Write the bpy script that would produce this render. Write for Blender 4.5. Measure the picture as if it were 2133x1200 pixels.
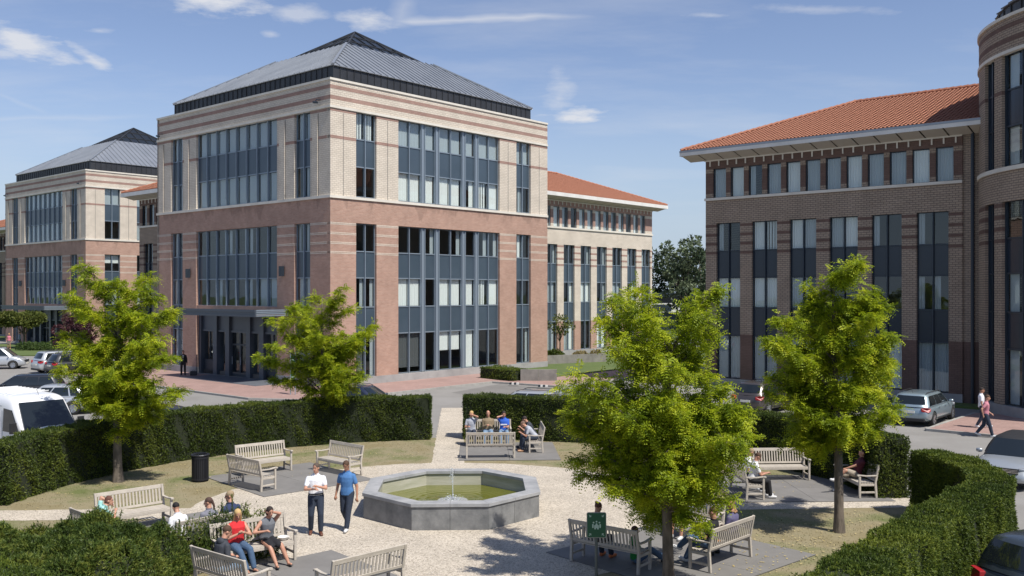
import bpy, bmesh, math, random
import numpy as np
from math import sin, cos, pi, radians, atan2, sqrt, degrees
from mathutils import Vector, Matrix
random.seed(7)
RNG = np.random.default_rng(11)
S = bpy.context.scene
for o in list(bpy.data.objects): bpy.data.objects.remove(o)
COL = S.collection

# ------------------------------------------------------------ camera, sky, sun, exposure
FOC, CXP, HOR, CAMH = 1969.0, 1066.5, 607.0, 6.1
cd = bpy.data.cameras.new('camera'); cam = bpy.data.objects.new('camera', cd); COL.objects.link(cam)
cam.location = (0, 0, CAMH); cam.rotation_euler = (pi/2, 0, 0)
cd.sensor_width = 36; cd.lens = 36*FOC/2133; cd.shift_y = 7/2133.0
cd.clip_end = 4000; cd.clip_start = .1
S.camera = cam
SUN_EL, SUN_AZ = radians(57), radians(134.5)          # azimuth clockwise from +Y
to_sun = Vector((sin(SUN_AZ)*cos(SUN_EL), cos(SUN_AZ)*cos(SUN_EL), sin(SUN_EL)))
W = bpy.data.worlds.new('World'); S.world = W; W.use_nodes = True
nt = W.node_tree; nt.nodes.clear()
def N(nt, t, **k):
    n = nt.nodes.new(t)
    for a, b in k.items():
        if a.startswith('i_'):
            n.inputs[int(a[2:]) if a[2:].isdigit() else a[2:].replace('_', ' ')].default_value = b
        else: setattr(n, a, b)
    return n
out = N(nt, 'ShaderNodeOutputWorld'); bg = N(nt, 'ShaderNodeBackground'); bg.inputs[1].default_value = .108
sky = N(nt, 'ShaderNodeTexSky', sky_type='NISHITA', sun_disc=False, sun_elevation=SUN_EL, sun_rotation=SUN_AZ,
        air_density=1.0, dust_density=.25, ozone_density=2.6, altitude=50)
tc = N(nt, 'ShaderNodeTexCoord')
sep = N(nt, 'ShaderNodeSeparateXYZ'); nt.links.new(tc.outputs['Generated'], sep.inputs[0])
# project the view direction on a cloud layer: x/(z+.12), y/(z+.12)
def math_(op, a, b=None, clamp=False):
    m = N(nt, 'ShaderNodeMath', operation=op); m.use_clamp = clamp
    for i, v in enumerate((a, b)):
        if v is None: continue
        if isinstance(v, (int, float)): m.inputs[i].default_value = v
        else: nt.links.new(v, m.inputs[i])
    return m.outputs[0]
zc = math_('ADD', math_('MAXIMUM', sep.outputs[2], 0.0), .10)
px_, py_ = math_('DIVIDE', sep.outputs[0], zc), math_('DIVIDE', sep.outputs[1], zc)
cmb = N(nt, 'ShaderNodeCombineXYZ'); nt.links.new(px_, cmb.inputs[0]); nt.links.new(py_, cmb.inputs[1])
def cloud(scale, sx, sy, rot, off, lo, hi, amt, detail=6, rough=.6):
    mp = N(nt, 'ShaderNodeMapping'); mp.inputs['Scale'].default_value = (sx, sy, 1); mp.inputs['Rotation'].default_value = (0, 0, rot)
    mp.inputs['Location'].default_value = off
    nt.links.new(cmb.outputs[0], mp.inputs[0])
    no = N(nt, 'ShaderNodeTexNoise'); no.inputs['Scale'].default_value = scale; no.inputs['Detail'].default_value = detail; no.inputs['Roughness'].default_value = rough
    nt.links.new(mp.outputs[0], no.inputs[0])
    mr = N(nt, 'ShaderNodeMapRange'); mr.inputs[1].default_value = lo; mr.inputs[2].default_value = hi; mr.inputs[3].default_value = 0; mr.inputs[4].default_value = amt
    nt.links.new(no.outputs[0], mr.inputs[0])
    return mr.outputs[0]
c1 = cloud(1.0, 1, 2.0, .5, (3.1, 1.2, 0), .47, .86, .34)         # thin cirrus veil
def udir(px, py):
    d = Vector(((px-CXP)/FOC, 1, (HOR-py)/FOC)).normalized(); return d.x/(d.z+.1), d.y/(d.z+.1)
nz = N(nt, 'ShaderNodeTexNoise'); nz.inputs['Scale'].default_value = 9; nz.inputs['Detail'].default_value = 7; nz.inputs['Roughness'].default_value = .6; nt.links.new(cmb.outputs[0], nz.inputs[0])
nlow = N(nt, 'ShaderNodeTexNoise'); nlow.inputs['Scale'].default_value = 5; nlow.inputs['Detail'].default_value = 3; nt.links.new(cmb.outputs[0], nlow.inputs[0])
cm = c1
for (px, py, wx, wy, am) in ((62,95,80,55,.85), (188,120,26,36,.7), (10,112,46,16,.5), (455,2,122,34,.9), (620,28,60,26,.5), (770,48,66,28,.7), (565,71,26,9,.4), (208,64,34,7,.4), (1195,242,66,20,.85), (1165,205,40,50,.4), (1160,150,26,22,.22),
                            (-160,60,120,30,.7), (2260,150,120,26,.5), (1700,20,190,10,.3), (1480,32,60,6,.35)):
    u0, v0 = udir(px, py); ru = abs(udir(px+wx, py)[0]-u0); rv = abs(udir(px, py+wy)[1]-v0)
    du = math_('DIVIDE', math_('SUBTRACT', px_, u0), ru); dv = math_('DIVIDE', math_('SUBTRACT', py_, v0), rv)
    d2 = math_('SQRT', math_('ADD', math_('MULTIPLY', du, du), math_('MULTIPLY', dv, dv)))
    f = math_('ADD', math_('SUBTRACT', 1.0, d2), math_('MULTIPLY', math_('SUBTRACT', nz.outputs[0], .5), 2.6))
    f = math_('MULTIPLY', math_('MULTIPLY', f, 1.1, True), am)
    # keep the noise from reaching far outside the cloud
    f = math_('MULTIPLY', f, math_('SUBTRACT', 2.0, d2, True)); cm = math_('MAXIMUM', cm, f)
def trail(pa, pb, wd, amt, soft=.35):
    """condensation trail between two places of the sky"""
    a, b = Vector(udir(*pa)), Vector(udir(*pb)); d = (b-a); L_ = d.length; d /= L_; n = Vector((-d.y, d.x))
    wob_ = math_('MULTIPLY', math_('SUBTRACT', nlow.outputs[0], .5), wd*2.0)
    v = math_('ADD', math_('ADD', math_('MULTIPLY', math_('SUBTRACT', px_, a.x), n.x), math_('MULTIPLY', math_('SUBTRACT', py_, a.y), n.y)), wob_)
    u = math_('DIVIDE', math_('ADD', math_('MULTIPLY', math_('SUBTRACT', px_, a.x), d.x), math_('MULTIPLY', math_('SUBTRACT', py_, a.y), d.y)), L_)
    w = math_('SUBTRACT', 1.0, math_('ABSOLUTE', math_('DIVIDE', v, wd)), True)
    e = math_('MULTIPLY', math_('DIVIDE', u, .12, True), math_('DIVIDE', math_('SUBTRACT', 1.0, u), soft, True))
    return math_('MULTIPLY', math_('MULTIPLY', w, e), amt)
for tr_ in (((800,46),(1270,34),.045,.60), ((825,62),(872,-20),.05,.30), ((-80,250),(330,243),.05,.20), ((-60,170),(110,245),.03,.15)): cm = math_('MAXIMUM', cm, trail(*tr_))
# the lowest air near the horizon is pale and hides the layer
fade = N(nt, 'ShaderNodeMapRange'); fade.inputs[1].default_value = .02; fade.inputs[2].default_value = .14; nt.links.new(sep.outputs[2], fade.inputs[0])
cm = math_('MULTIPLY', cm, fade.outputs[0])
mx = N(nt, 'ShaderNodeMix', data_type='RGBA'); nt.links.new(cm, mx.inputs[0])
wb = N(nt, 'ShaderNodeMix', data_type='RGBA', blend_type='MULTIPLY'); wb.inputs[0].default_value = 1; wb.inputs[7].default_value = (1.10, .99, 1.03, 1)   # colour balance of the air
nt.links.new(sky.outputs[0], wb.inputs[6])
low = N(nt, 'ShaderNodeMapRange'); low.interpolation_type = 'SMOOTHSTEP'; low.inputs[1].default_value = -.02; low.inputs[2].default_value = .24; low.inputs[3].default_value = .9; low.inputs[4].default_value = 0; nt.links.new(sep.outputs[2], low.inputs[0])
hz = N(nt, 'ShaderNodeMix', data_type='RGBA'); nt.links.new(low.outputs[0], hz.inputs[0]); nt.links.new(wb.outputs[2], hz.inputs[6]); hz.inputs[7].default_value = (3.35, 4.3, 5.5, 1)   # pale blue air low over the horizon
nt.links.new(hz.outputs[2], mx.inputs[6])
mx.inputs[7].default_value = (6.2, 6.3, 6.6, 1)
nt.links.new(mx.outputs[2], bg.inputs[0]); nt.links.new(bg.outputs[0], out.inputs[0])
sl = bpy.data.lights.new('sun', 'SUN'); sl.energy = 5.0; sl.angle = radians(.53); sl.color = (1, .955, .88)
so = bpy.data.objects.new('sun', sl); COL.objects.link(so); so.rotation_euler = to_sun.to_track_quat('Z', 'Y').to_euler()
S.view_settings.view_transform = 'Standard'; S.view_settings.look = 'None'; S.view_settings.gamma = 1
S.view_settings.use_curve_mapping = False; S.view_settings.exposure = 0.2
S.render.engine = 'CYCLES'

# ------------------------------------------------------------ helpers
def g(px, py, z=0.0):
    """ground (or height z) position of something seen at a place of the 2133 px wide photograph"""
    Y = FOC*(CAMH-z)/(py-HOR)
    return Vector(((px-CXP)/FOC*Y, Y, z))
MC = {}
def mat(name, col=(.5,.5,.5), rough=.6, metal=0, col2=None, vs=4, vlo=.35, vhi=.65, bump=0, bs=60, coat=0, spec=.5, sub=None, det=4, stretch=None, alpha=None, col3=None, v3=.7):
    if name in MC: return MC[name]
    m = bpy.data.materials.new(name); m.use_nodes = True; t = m.node_tree; b = t.nodes['Principled BSDF']
    b.inputs['Base Color'].default_value = (*col, 1); b.inputs['Roughness'].default_value = rough; b.inputs['Metallic'].default_value = metal
    b.inputs['Specular IOR Level'].default_value = spec; b.inputs['Coat Weight'].default_value = coat; b.inputs['Coat Roughness'].default_value = .14
    c = N(t, 'ShaderNodeTexCoord'); vec = c.outputs['Object']
    if stretch:
        mp = N(t, 'ShaderNodeMapping'); mp.inputs['Scale'].default_value = stretch; t.links.new(vec, mp.inputs[0]); vec = mp.outputs[0]
    if col2:
        no = N(t, 'ShaderNodeTexNoise'); no.inputs['Scale'].default_value = vs; no.inputs['Detail'].default_value = det; no.inputs['Roughness'].default_value = .65
        t.links.new(vec, no.inputs[0])
        r = N(t, 'ShaderNodeValToRGB'); r.color_ramp.elements[0].position = vlo; r.color_ramp.elements[1].position = vhi
        r.color_ramp.elements[0].color = (*col, 1); r.color_ramp.elements[1].color = (*col2, 1)
        if col3:
            e = r.color_ramp.elements.new(min(.99, v3)); e.color = (*col3, 1)
        t.links.new(no.outputs[0], r.inputs[0]); t.links.new(r.outputs[0], b.inputs['Base Color'])
    if bump:
        n2 = N(t, 'ShaderNodeTexNoise'); n2.inputs['Scale'].default_value = bs; n2.inputs['Detail'].default_value = 3
        t.links.new(vec, n2.inputs[0]); bp = N(t, 'ShaderNodeBump'); bp.inputs['Strength'].default_value = bump; bp.inputs['Distance'].default_value = .02
        t.links.new(n2.outputs[0], bp.inputs['Height']); t.links.new(bp.outputs[0], b.inputs['Normal'])
    MC[name] = m; return m
def brick(name, ca, cb, mortar, rowh=.1, bw=.3, cyl=None, ms=.012, stain=.0, staincol=(.2,.1,.07)):
    if name in MC: return MC[name]
    m = bpy.data.materials.new(name); m.use_nodes = True; t = m.node_tree; b = t.nodes['Principled BSDF']
    b.inputs['Roughness'].default_value = .85; b.inputs['Specular IOR Level'].default_value = .25
    c = N(t, 'ShaderNodeTexCoord'); s = N(t, 'ShaderNodeSeparateXYZ'); t.links.new(c.outputs['Object'], s.inputs[0])
    cb_ = N(t, 'ShaderNodeCombineXYZ')
    if cyl:
        a = N(t, 'ShaderNodeMath', operation='ARCTAN2'); t.links.new(s.outputs[1], a.inputs[0]); t.links.new(s.outputs[0], a.inputs[1])
        k = N(t, 'ShaderNodeMath', operation='MULTIPLY'); k.inputs[1].default_value = cyl; t.links.new(a.outputs[0], k.inputs[0]); u = k.outputs[0]
    else:
        a = N(t, 'ShaderNodeMath', operation='ADD'); t.links.new(s.outputs[0], a.inputs[0]); t.links.new(s.outputs[1], a.inputs[1]); u = a.outputs[0]
    t.links.new(u, cb_.inputs[0]); t.links.new(s.outputs[2], cb_.inputs[1])
    br = N(t, 'ShaderNodeTexBrick'); t.links.new(cb_.outputs[0], br.inputs[0])
    br.inputs['Color1'].default_value = (*ca, 1); br.inputs['Color2'].default_value = (*cb, 1); br.inputs['Mortar'].default_value = (*mortar, 1)
    br.inputs['Scale'].default_value = 1; br.inputs['Mortar Size'].default_value = ms; br.inputs['Brick Width'].default_value = bw; br.inputs['Row Height'].default_value = rowh
    br.inputs['Mortar Smooth'].default_value = .3
    no = N(t, 'ShaderNodeTexNoise'); no.inputs['Scale'].default_value = .7; no.inputs['Detail'].default_value = 8; no.inputs['Roughness'].default_value = .7
    t.links.new(c.outputs['Object'], no.inputs[0])
    mr = N(t, 'ShaderNodeMapRange'); mr.inputs[1].default_value = .3; mr.inputs[2].default_value = .7; mr.inputs[3].default_value = .84; mr.inputs[4].default_value = 1.12
    t.links.new(no.outputs[0], mr.inputs[0])
    mu = N(t, 'ShaderNodeMix', data_type='RGBA', blend_type='MULTIPLY'); mu.inputs[0].default_value = 1
    t.links.new(br.outputs[0], mu.inputs[6]); t.links.new(mr.outputs[0], mu.inputs[7])
    colr = mu.outputs[2]
    if stain:      # damp stains hanging below the string course at z = 11.9
        mp2 = N(t, 'ShaderNodeMapping'); mp2.inputs['Scale'].default_value = (1.1, .30, 1); t.links.new(cb_.outputs[0], mp2.inputs[0])
        n3 = N(t, 'ShaderNodeTexNoise'); n3.inputs['Scale'].default_value = 1.0; n3.inputs['Detail'].default_value = 4; t.links.new(mp2.outputs[0], n3.inputs[0])
        zr_ = N(t, 'ShaderNodeMapRange'); zr_.inputs[1].default_value = 10.7; zr_.inputs[2].default_value = 11.95; zr_.inputs[3].default_value = -.20; zr_.inputs[4].default_value = .10; t.links.new(s.outputs[2], zr_.inputs[0])
        ad_ = N(t, 'ShaderNodeMath', operation='ADD'); t.links.new(n3.outputs[0], ad_.inputs[0]); t.links.new(zr_.outputs[0], ad_.inputs[1])
        mr2 = N(t, 'ShaderNodeMapRange'); mr2.inputs[1].default_value = .56; mr2.inputs[2].default_value = .60; mr2.inputs[3].default_value = 1; mr2.inputs[4].default_value = stain; t.links.new(ad_.outputs[0], mr2.inputs[0])
        mu2 = N(t, 'ShaderNodeMix', data_type='RGBA', blend_type='MULTIPLY'); mu2.inputs[0].default_value = 1; t.links.new(colr, mu2.inputs[6]); t.links.new(mr2.outputs[0], mu2.inputs[7]); colr = mu2.outputs[2]
    t.links.new(colr, b.inputs['Base Color'])
    bp = N(t, 'ShaderNodeBump'); bp.inputs['Strength'].default_value = .6; bp.inputs['Distance'].default_value = .012; bp.invert = True
    t.links.new(br.outputs[1], bp.inputs['Height']); t.links.new(bp.outputs[0], b.inputs['Normal'])
    MC[name] = m; return m
def leafmat(name, c1, c2, c3=None, vs=.9, trans=.35, rough=.55, fine=14, tcol=None):
    if name in MC: return MC[name]
    m = bpy.data.materials.new(name); m.use_nodes = True; t = m.node_tree; b = t.nodes['Principled BSDF']; o = t.nodes['Material Output']
    b.inputs['Roughness'].default_value = rough; b.inputs['Specular IOR Level'].default_value = .3
    c = N(t, 'ShaderNodeTexCoord')
    no = N(t, 'ShaderNodeTexNoise'); no.inputs['Scale'].default_value = vs; no.inputs['Detail'].default_value = 3; t.links.new(c.outputs['Object'], no.inputs[0])
    n2 = N(t, 'ShaderNodeTexNoise'); n2.inputs['Scale'].default_value = fine; n2.inputs['Detail'].default_value = 1; t.links.new(c.outputs['Object'], n2.inputs[0])
    ad = N(t, 'ShaderNodeMath', operation='ADD'); t.links.new(no.outputs[0], ad.inputs[0]); t.links.new(n2.outputs[0], ad.inputs[1])
    ml = N(t, 'ShaderNodeMath', operation='MULTIPLY'); ml.inputs[1].default_value = .5; t.links.new(ad.outputs[0], ml.inputs[0])
    r = N(t, 'ShaderNodeValToRGB'); r.color_ramp.elements[0].position = .38; r.color_ramp.elements[1].position = .62
    r.color_ramp.elements[0].color = (*c1, 1); r.color_ramp.elements[1].color = (*(c3 or c2), 1)
    if c3: e = r.color_ramp.elements.new(.5); e.color = (*c2, 1)
    t.links.new(ml.outputs[0], r.inputs[0]); t.links.new(r.outputs[0], b.inputs['Base Color'])
    tr = N(t, 'ShaderNodeBsdfTranslucent'); t.links.new(r.outputs[0], tr.inputs[0])
    mx = N(t, 'ShaderNodeMixShader'); mx.inputs[0].default_value = trans
    t.links.new(b.outputs[0], mx.inputs[1]); t.links.new(tr.outputs[0], mx.inputs[2]); t.links.new(mx.outputs[0], o.inputs[0])
    MC[name] = m; return m
def glassmat(name, tint=(.93,.955,.95), refl=(.9,.95,1.0), ior=1.6):
    if name in MC: return MC[name]
    m = bpy.data.materials.new(name); m.use_nodes = True; t = m.node_tree; o = t.nodes['Material Output']; t.nodes.remove(t.nodes['Principled BSDF'])
    tr = N(t, 'ShaderNodeBsdfTransparent'); tr.inputs[0].default_value = (*tint, 1)
    gl = N(t, 'ShaderNodeBsdfGlossy'); gl.inputs[0].default_value = (*refl, 1); gl.inputs[1].default_value = .01
    lw = N(t, 'ShaderNodeLayerWeight'); lw.inputs[0].default_value = .5
    pw = N(t, 'ShaderNodeMath', operation='POWER'); pw.inputs[1].default_value = 5.0; t.links.new(lw.outputs['Facing'], pw.inputs[0])
    fr = N(t, 'ShaderNodeMath', operation='MULTIPLY_ADD'); fr.inputs[1].default_value = .85; fr.inputs[2].default_value = .045; t.links.new(pw.outputs[0], fr.inputs[0])
    c = N(t, 'ShaderNodeTexCoord'); no = N(t, 'ShaderNodeTexNoise'); no.inputs['Scale'].default_value = .9; t.links.new(c.outputs['Object'], no.inputs[0])
    bp = N(t, 'ShaderNodeBump'); bp.inputs['Strength'].default_value = .22; bp.inputs['Distance'].default_value = .02; t.links.new(no.outputs[0], bp.inputs['Height'])
    t.links.new(bp.outputs[0], gl.inputs['Normal'])
    mx = N(t, 'ShaderNodeMixShader'); t.links.new(fr.outputs[0], mx.inputs[0]); t.links.new(tr.outputs[0], mx.inputs[1]); t.links.new(gl.outputs[0], mx.inputs[2])
    t.links.new(mx.outputs[0], o.inputs[0]); MC[name] = m; return m

def tag(o, label=None, cat=None, group=None, kind=None):
    if label: o['label'] = label
    if cat: o['category'] = cat
    if group: o['group'] = group
    if kind: o['kind'] = kind
    return o
def thing(name, label, cat, loc=(0,0,0), rz=0, group=None):
    o = bpy.data.objects.new(name, None); COL.objects.link(o); o.location = loc; o.rotation_euler = (0,0,rz); o.empty_display_size = .3
    return tag(o, label, cat, group)
def link(name, me, parent=None, kind=None, label=None):
    o = bpy.data.objects.new(name, me); COL.objects.link(o); o.parent = parent
    if kind: o['kind'] = kind
    if label: o['label'] = label
    return o
def fast_mesh(name, V, F, m, smooth=False):
    """V (n,3) array, F (k,3|4) int array"""
    V = np.asarray(V, dtype=np.float32); F = np.asarray(F, dtype=np.int32)
    me = bpy.data.meshes.new(name); k = F.shape[1]
    me.vertices.add(len(V)); me.vertices.foreach_set('co', V.ravel())
    me.loops.add(F.size); me.loops.foreach_set('vertex_index', F.ravel())
    me.polygons.add(len(F)); me.polygons.foreach_set('loop_start', np.arange(0, F.size, k, dtype=np.int32)); me.polygons.foreach_set('loop_total', np.full(len(F), k, dtype=np.int32))
    if smooth: me.polygons.foreach_set('use_smooth', np.ones(len(F), dtype=bool))
    me.update(calc_edges=True); me.validate()
    if m: me.materials.append(m)
    return me
class MB:
    def __init__(s): s.v = []; s.f = []
    def box(s, x0, x1, y0, y1, z0, z1):
        if x0 > x1: x0, x1 = x1, x0
        if y0 > y1: y0, y1 = y1, y0
        n = len(s.v)
        s.v += [(x0,y0,z0),(x1,y0,z0),(x1,y1,z0),(x0,y1,z0),(x0,y0,z1),(x1,y0,z1),(x1,y1,z1),(x0,y1,z1)]
        s.f += [tuple(n+i for i in q) for q in ((0,3,2,1),(4,5,6,7),(0,1,5,4),(1,2,6,5),(2,3,7,6),(3,0,4,7))]
        return s
    def beam(s, a, b, w, h, up=(0,0,1)):
        a, b = Vector(a), Vector(b); d = (b-a).normalized(); u = Vector(up)
        r = d.cross(u)
        if r.length < 1e-4: r = d.cross(Vector((1,0,0)))
        r.normalize(); u = r.cross(d).normalized(); n = len(s.v)
        for p in (a, b):
            for i, j in ((-1,-1),(1,-1),(1,1),(-1,1)): s.v.append(tuple(p + r*i*w/2 + u*j*h/2))
        s.f += [tuple(n+i for i in q) for q in ((3,2,1,0),(4,5,6,7),(0,1,5,4),(1,2,6,5),(2,3,7,6),(3,0,4,7))]
        return s
    def tube(s, pts, rad, seg=8, cap=True):
        pts = [Vector(p) for p in pts]; rad = rad if hasattr(rad, '__len__') else [rad]*len(pts); n = len(s.v); prev = None
        for i, p in enumerate(pts):
            d = (pts[min(i+1, len(pts)-1)]-pts[max(i-1, 0)]).normalized()
            r = (prev - d*prev.dot(d)) if prev else d.cross(Vector((0,0,1)) if abs(d.z) < .9 else Vector((1,0,0)))
            if r.length < 1e-5: r = d.orthogonal()
            r.normalize(); prev = r; q = d.cross(r)
            for k in range(seg):
                a = 2*pi*k/seg; s.v.append(tuple(p + (r*cos(a)+q*sin(a))*rad[i]))
        for i in range(len(pts)-1):
            for k in range(seg):
                a, b = n+i*seg+k, n+i*seg+(k+1) % seg; s.f.append((a, b, b+seg, a+seg))
        if cap: s.f.append(tuple(range(n+seg-1, n-1, -1))); s.f.append(tuple(range(n+(len(pts)-1)*seg, n+len(pts)*seg)))
        return s
    def lathe(s, prof, c=(0,0,0), seg=24, axis='z', cap=False):
        n = len(s.v); c = Vector(c)
        for r, h in prof:
            for k in range(seg):
                a = 2*pi*k/seg
                p = {'z': Vector((r*cos(a), r*sin(a), h)), 'y': Vector((r*cos(a), h, r*sin(a))), 'x': Vector((h, r*cos(a), r*sin(a)))}[axis]
                s.v.append(tuple(c+p))
        for i in range(len(prof)-1):
            for k in range(seg):
                a, b = n+i*seg+k, n+i*seg+(k+1) % seg; s.f.append((a, b, b+seg, a+seg))
        if cap: s.f.append(tuple(range(n+seg-1, n-1, -1))); s.f.append(tuple(range(n+(len(prof)-1)*seg, n+len(prof)*seg)))
        return s
    def poly(s, pts): n = len(s.v); s.v += [tuple(p) for p in pts]; s.f.append(tuple(range(n, n+len(pts)))); return s
    def prism(s, pts, z0, z1):
        n = len(s.v); k = len(pts)
        s.v += [(p[0], p[1], z0) for p in pts] + [(p[0], p[1], z1) for p in pts]
        s.f.append(tuple(range(n+k-1, n-1, -1))); s.f.append(tuple(range(n+k, n+2*k)))
        for i in range(k): j = (i+1) % k; s.f.append((n+i, n+j, n+k+j, n+k+i))
        return s
    def slab(s, pts, th):
        """polygon in space given a thickness th along its (downward) normal"""
        p = [Vector(q) for q in pts]; nn = Vector((0,0,0))
        for i in range(1, len(p)-1): nn += (p[i]-p[0]).cross(p[i+1]-p[0])
        nn.normalize(); k = len(p); n = len(s.v)
        s.v += [tuple(q) for q in p] + [tuple(q-nn*th) for q in p]
        s.f.append(tuple(range(n, n+k))); s.f.append(tuple(range(n+2*k-1, n+k-1, -1)))
        for i in range(k): j = (i+1) % k; s.f.append((n+j, n+i, n+k+i, n+k+j))
        return s
    def mesh(s, name, m, smooth=False):
        me = bpy.data.meshes.new(name); me.from_pydata(s.v, [], s.f); me.update()
        bm = bmesh.new(); bm.from_mesh(me); bmesh.ops.recalc_face_normals(bm, faces=bm.faces); bm.to_mesh(me); bm.free()
        if smooth: me.polygons.foreach_set('use_smooth', [True]*len(me.polygons))
        if m: me.materials.append(m)
        return me
    def build(s, name, m, parent=None, kind=None, label=None, smooth=False):
        return link(name, s.mesh(name, m, smooth), parent, kind, label)
def bevel(o, w=.01, seg=2, ang=40):
    b = o.modifiers.new('bevel', 'BEVEL'); b.width = w; b.segments = seg; b.limit_method = 'ANGLE'; b.angle_limit = radians(ang); return o
def copy_tree(o, parent=None):
    c = o.copy(); COL.objects.link(c); c.parent = parent
    for ch in list(o.children): copy_tree(ch, c)
    return c
# ------------------------------------------------------------ materials of the buildings
M_BEIGE = brick('beige_brick', (.64,.57,.475), (.59,.52,.43), (.46,.40,.33), .12, .32, ms=.016)
M_BROWN = brick('brown_brick', (.37,.235,.19), (.32,.20,.16), (.30,.21,.18), .10, .30)
M_RED = brick('red_brick', (.45,.285,.215), (.385,.23,.17), (.42,.31,.26), .085, .25, ms=.01, stain=.80)
M_BEIGE_SHADE = brick('shaded_beige_brick', (.37,.29,.22), (.32,.25,.19), (.16,.125,.10), .12, .32, ms=.018)  # beige brick darkened: the shade of these facades is put into the colour
M_CYL = brick('tower_brick', (.37,.29,.22), (.32,.25,.19), (.16,.125,.10), .12, .32, cyl=8.0, ms=.018)  # same beige brick with the shade painted in, wrapped round the tower
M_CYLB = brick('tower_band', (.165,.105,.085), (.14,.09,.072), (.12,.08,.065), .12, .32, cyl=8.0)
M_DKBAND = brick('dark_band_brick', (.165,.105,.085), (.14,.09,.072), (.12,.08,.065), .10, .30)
M_STONE = mat('cream_stone', (.68,.64,.56), .8, col2=(.55,.51,.44), vs=1.2, vlo=.35, vhi=.8)
M_PLINTH = mat('grey_plinth', (.36,.35,.34), .8, col2=(.25,.245,.24), vs=.8, det=8)
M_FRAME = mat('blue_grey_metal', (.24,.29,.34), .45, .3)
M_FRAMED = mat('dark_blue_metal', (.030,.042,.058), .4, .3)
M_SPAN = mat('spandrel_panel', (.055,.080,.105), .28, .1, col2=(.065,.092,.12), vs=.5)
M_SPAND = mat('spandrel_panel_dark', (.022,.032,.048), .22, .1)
M_GLASS = glassmat('window_glass')
M_CURT = mat('white_curtain', (.80,.80,.78), .9)
M_CURG = mat('grey_curtain', (.42,.45,.47), .9)
M_ZINC = mat('zinc', (.32,.34,.37), .40, .45, col2=(.26,.28,.31), vs=.5, det=7)
M_ZINCD = mat('dark_zinc', (.035,.037,.042), .5, .4, col2=(.05,.052,.058), vs=.7)
M_DARKROOF = mat('dark_roof_glazing', (.022,.026,.030), .25, .3)
M_TILE = mat('clay_roof_tiles', (.31,.12,.068), .85, col2=(.40,.175,.105), vs=9, vlo=.3, vhi=.7, det=2)
M_WHITE = mat('white_trim', (.72,.70,.66), .6, col2=(.62,.60,.56), vs=1)
M_SOFFIT = mat('soffit_boards', (.46,.42,.36), .7)
M_INT = mat('interior', (.17,.165,.155), .9); M_INTD = mat('interior_floor', (.12,.11,.10), .9)
ROT = atan2(.751, .66)

class Fac:
    """one facade: u along the wall, d inward from its face, z up -> coordinates of the building"""
    def __init__(s, root, kind, x0, y0, su=1, sd=1): s.r, s.k, s.x, s.y, s.su, s.sd = root, kind, x0, y0, su, sd
    def box(s, mb, u0, u1, d0, d1, z0, z1):
        if s.k == 'x': mb.box(s.x+s.su*u0, s.x+s.su*u1, s.y+s.sd*d0, s.y+s.sd*d1, z0, z1)
        else: mb.box(s.x+s.sd*d0, s.x+s.sd*d1, s.y+s.su*u0, s.y+s.su*u1, z0, z1)
        return mb
    def pt(s, u, d, z):
        return (s.x+s.su*u, s.y+s.sd*d, z) if s.k == 'x' else (s.x+s.sd*d, s.y+s.su*u, z)
    def one(s, name, m, u0, u1, d0, d1, z0, z1, parent=None, kind=None):
        return s.box(MB(), u0, u1, d0, d1, z0, z1).build(name, m, parent or s.r, kind)
def curtain(F, win, u0, u1, d, z0, z1, m, n=None):
    n = n or max(4, int((u1-u0)/.07)); mb = MB(); k = len(mb.v)
    for i in range(n+1):
        u = u0+(u1-u0)*i/n; dd = d + .022*(1 if i % 2 else -1)
        mb.v += [F.pt(u, dd, z0), F.pt(u, dd, z1)]
    for i in range(n): mb.f.append((2*i, 2*i+2, 2*i+3, 2*i+1))
    mb.build('curtain', m, win)
CURT = {  # code: list of (from, to, bottom fraction, top fraction, material)
 'd': [], 'w': [(0,1,0,1,0)], 'g': [(0,1,0,1,1)], 'e': [(.68,1,0,1,1)], 'l': [(0,.4,0,1,1)], 'h': [(0,1,.5,1,0)],
 's': [(0,.12,0,1,0),(.2,.36,0,1,0),(.44,.6,0,1,0),(.68,.84,0,1,0)], 'q': [(.55,1,0,1,0)], 'k': [(0,.45,0,.65,0)], 'G': [(0,.8,0,1,1)], 'b': [(0,1,.12,1,2)]}
M_BLIND = mat('dark_blind', (.10,.105,.11), .8)
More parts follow.
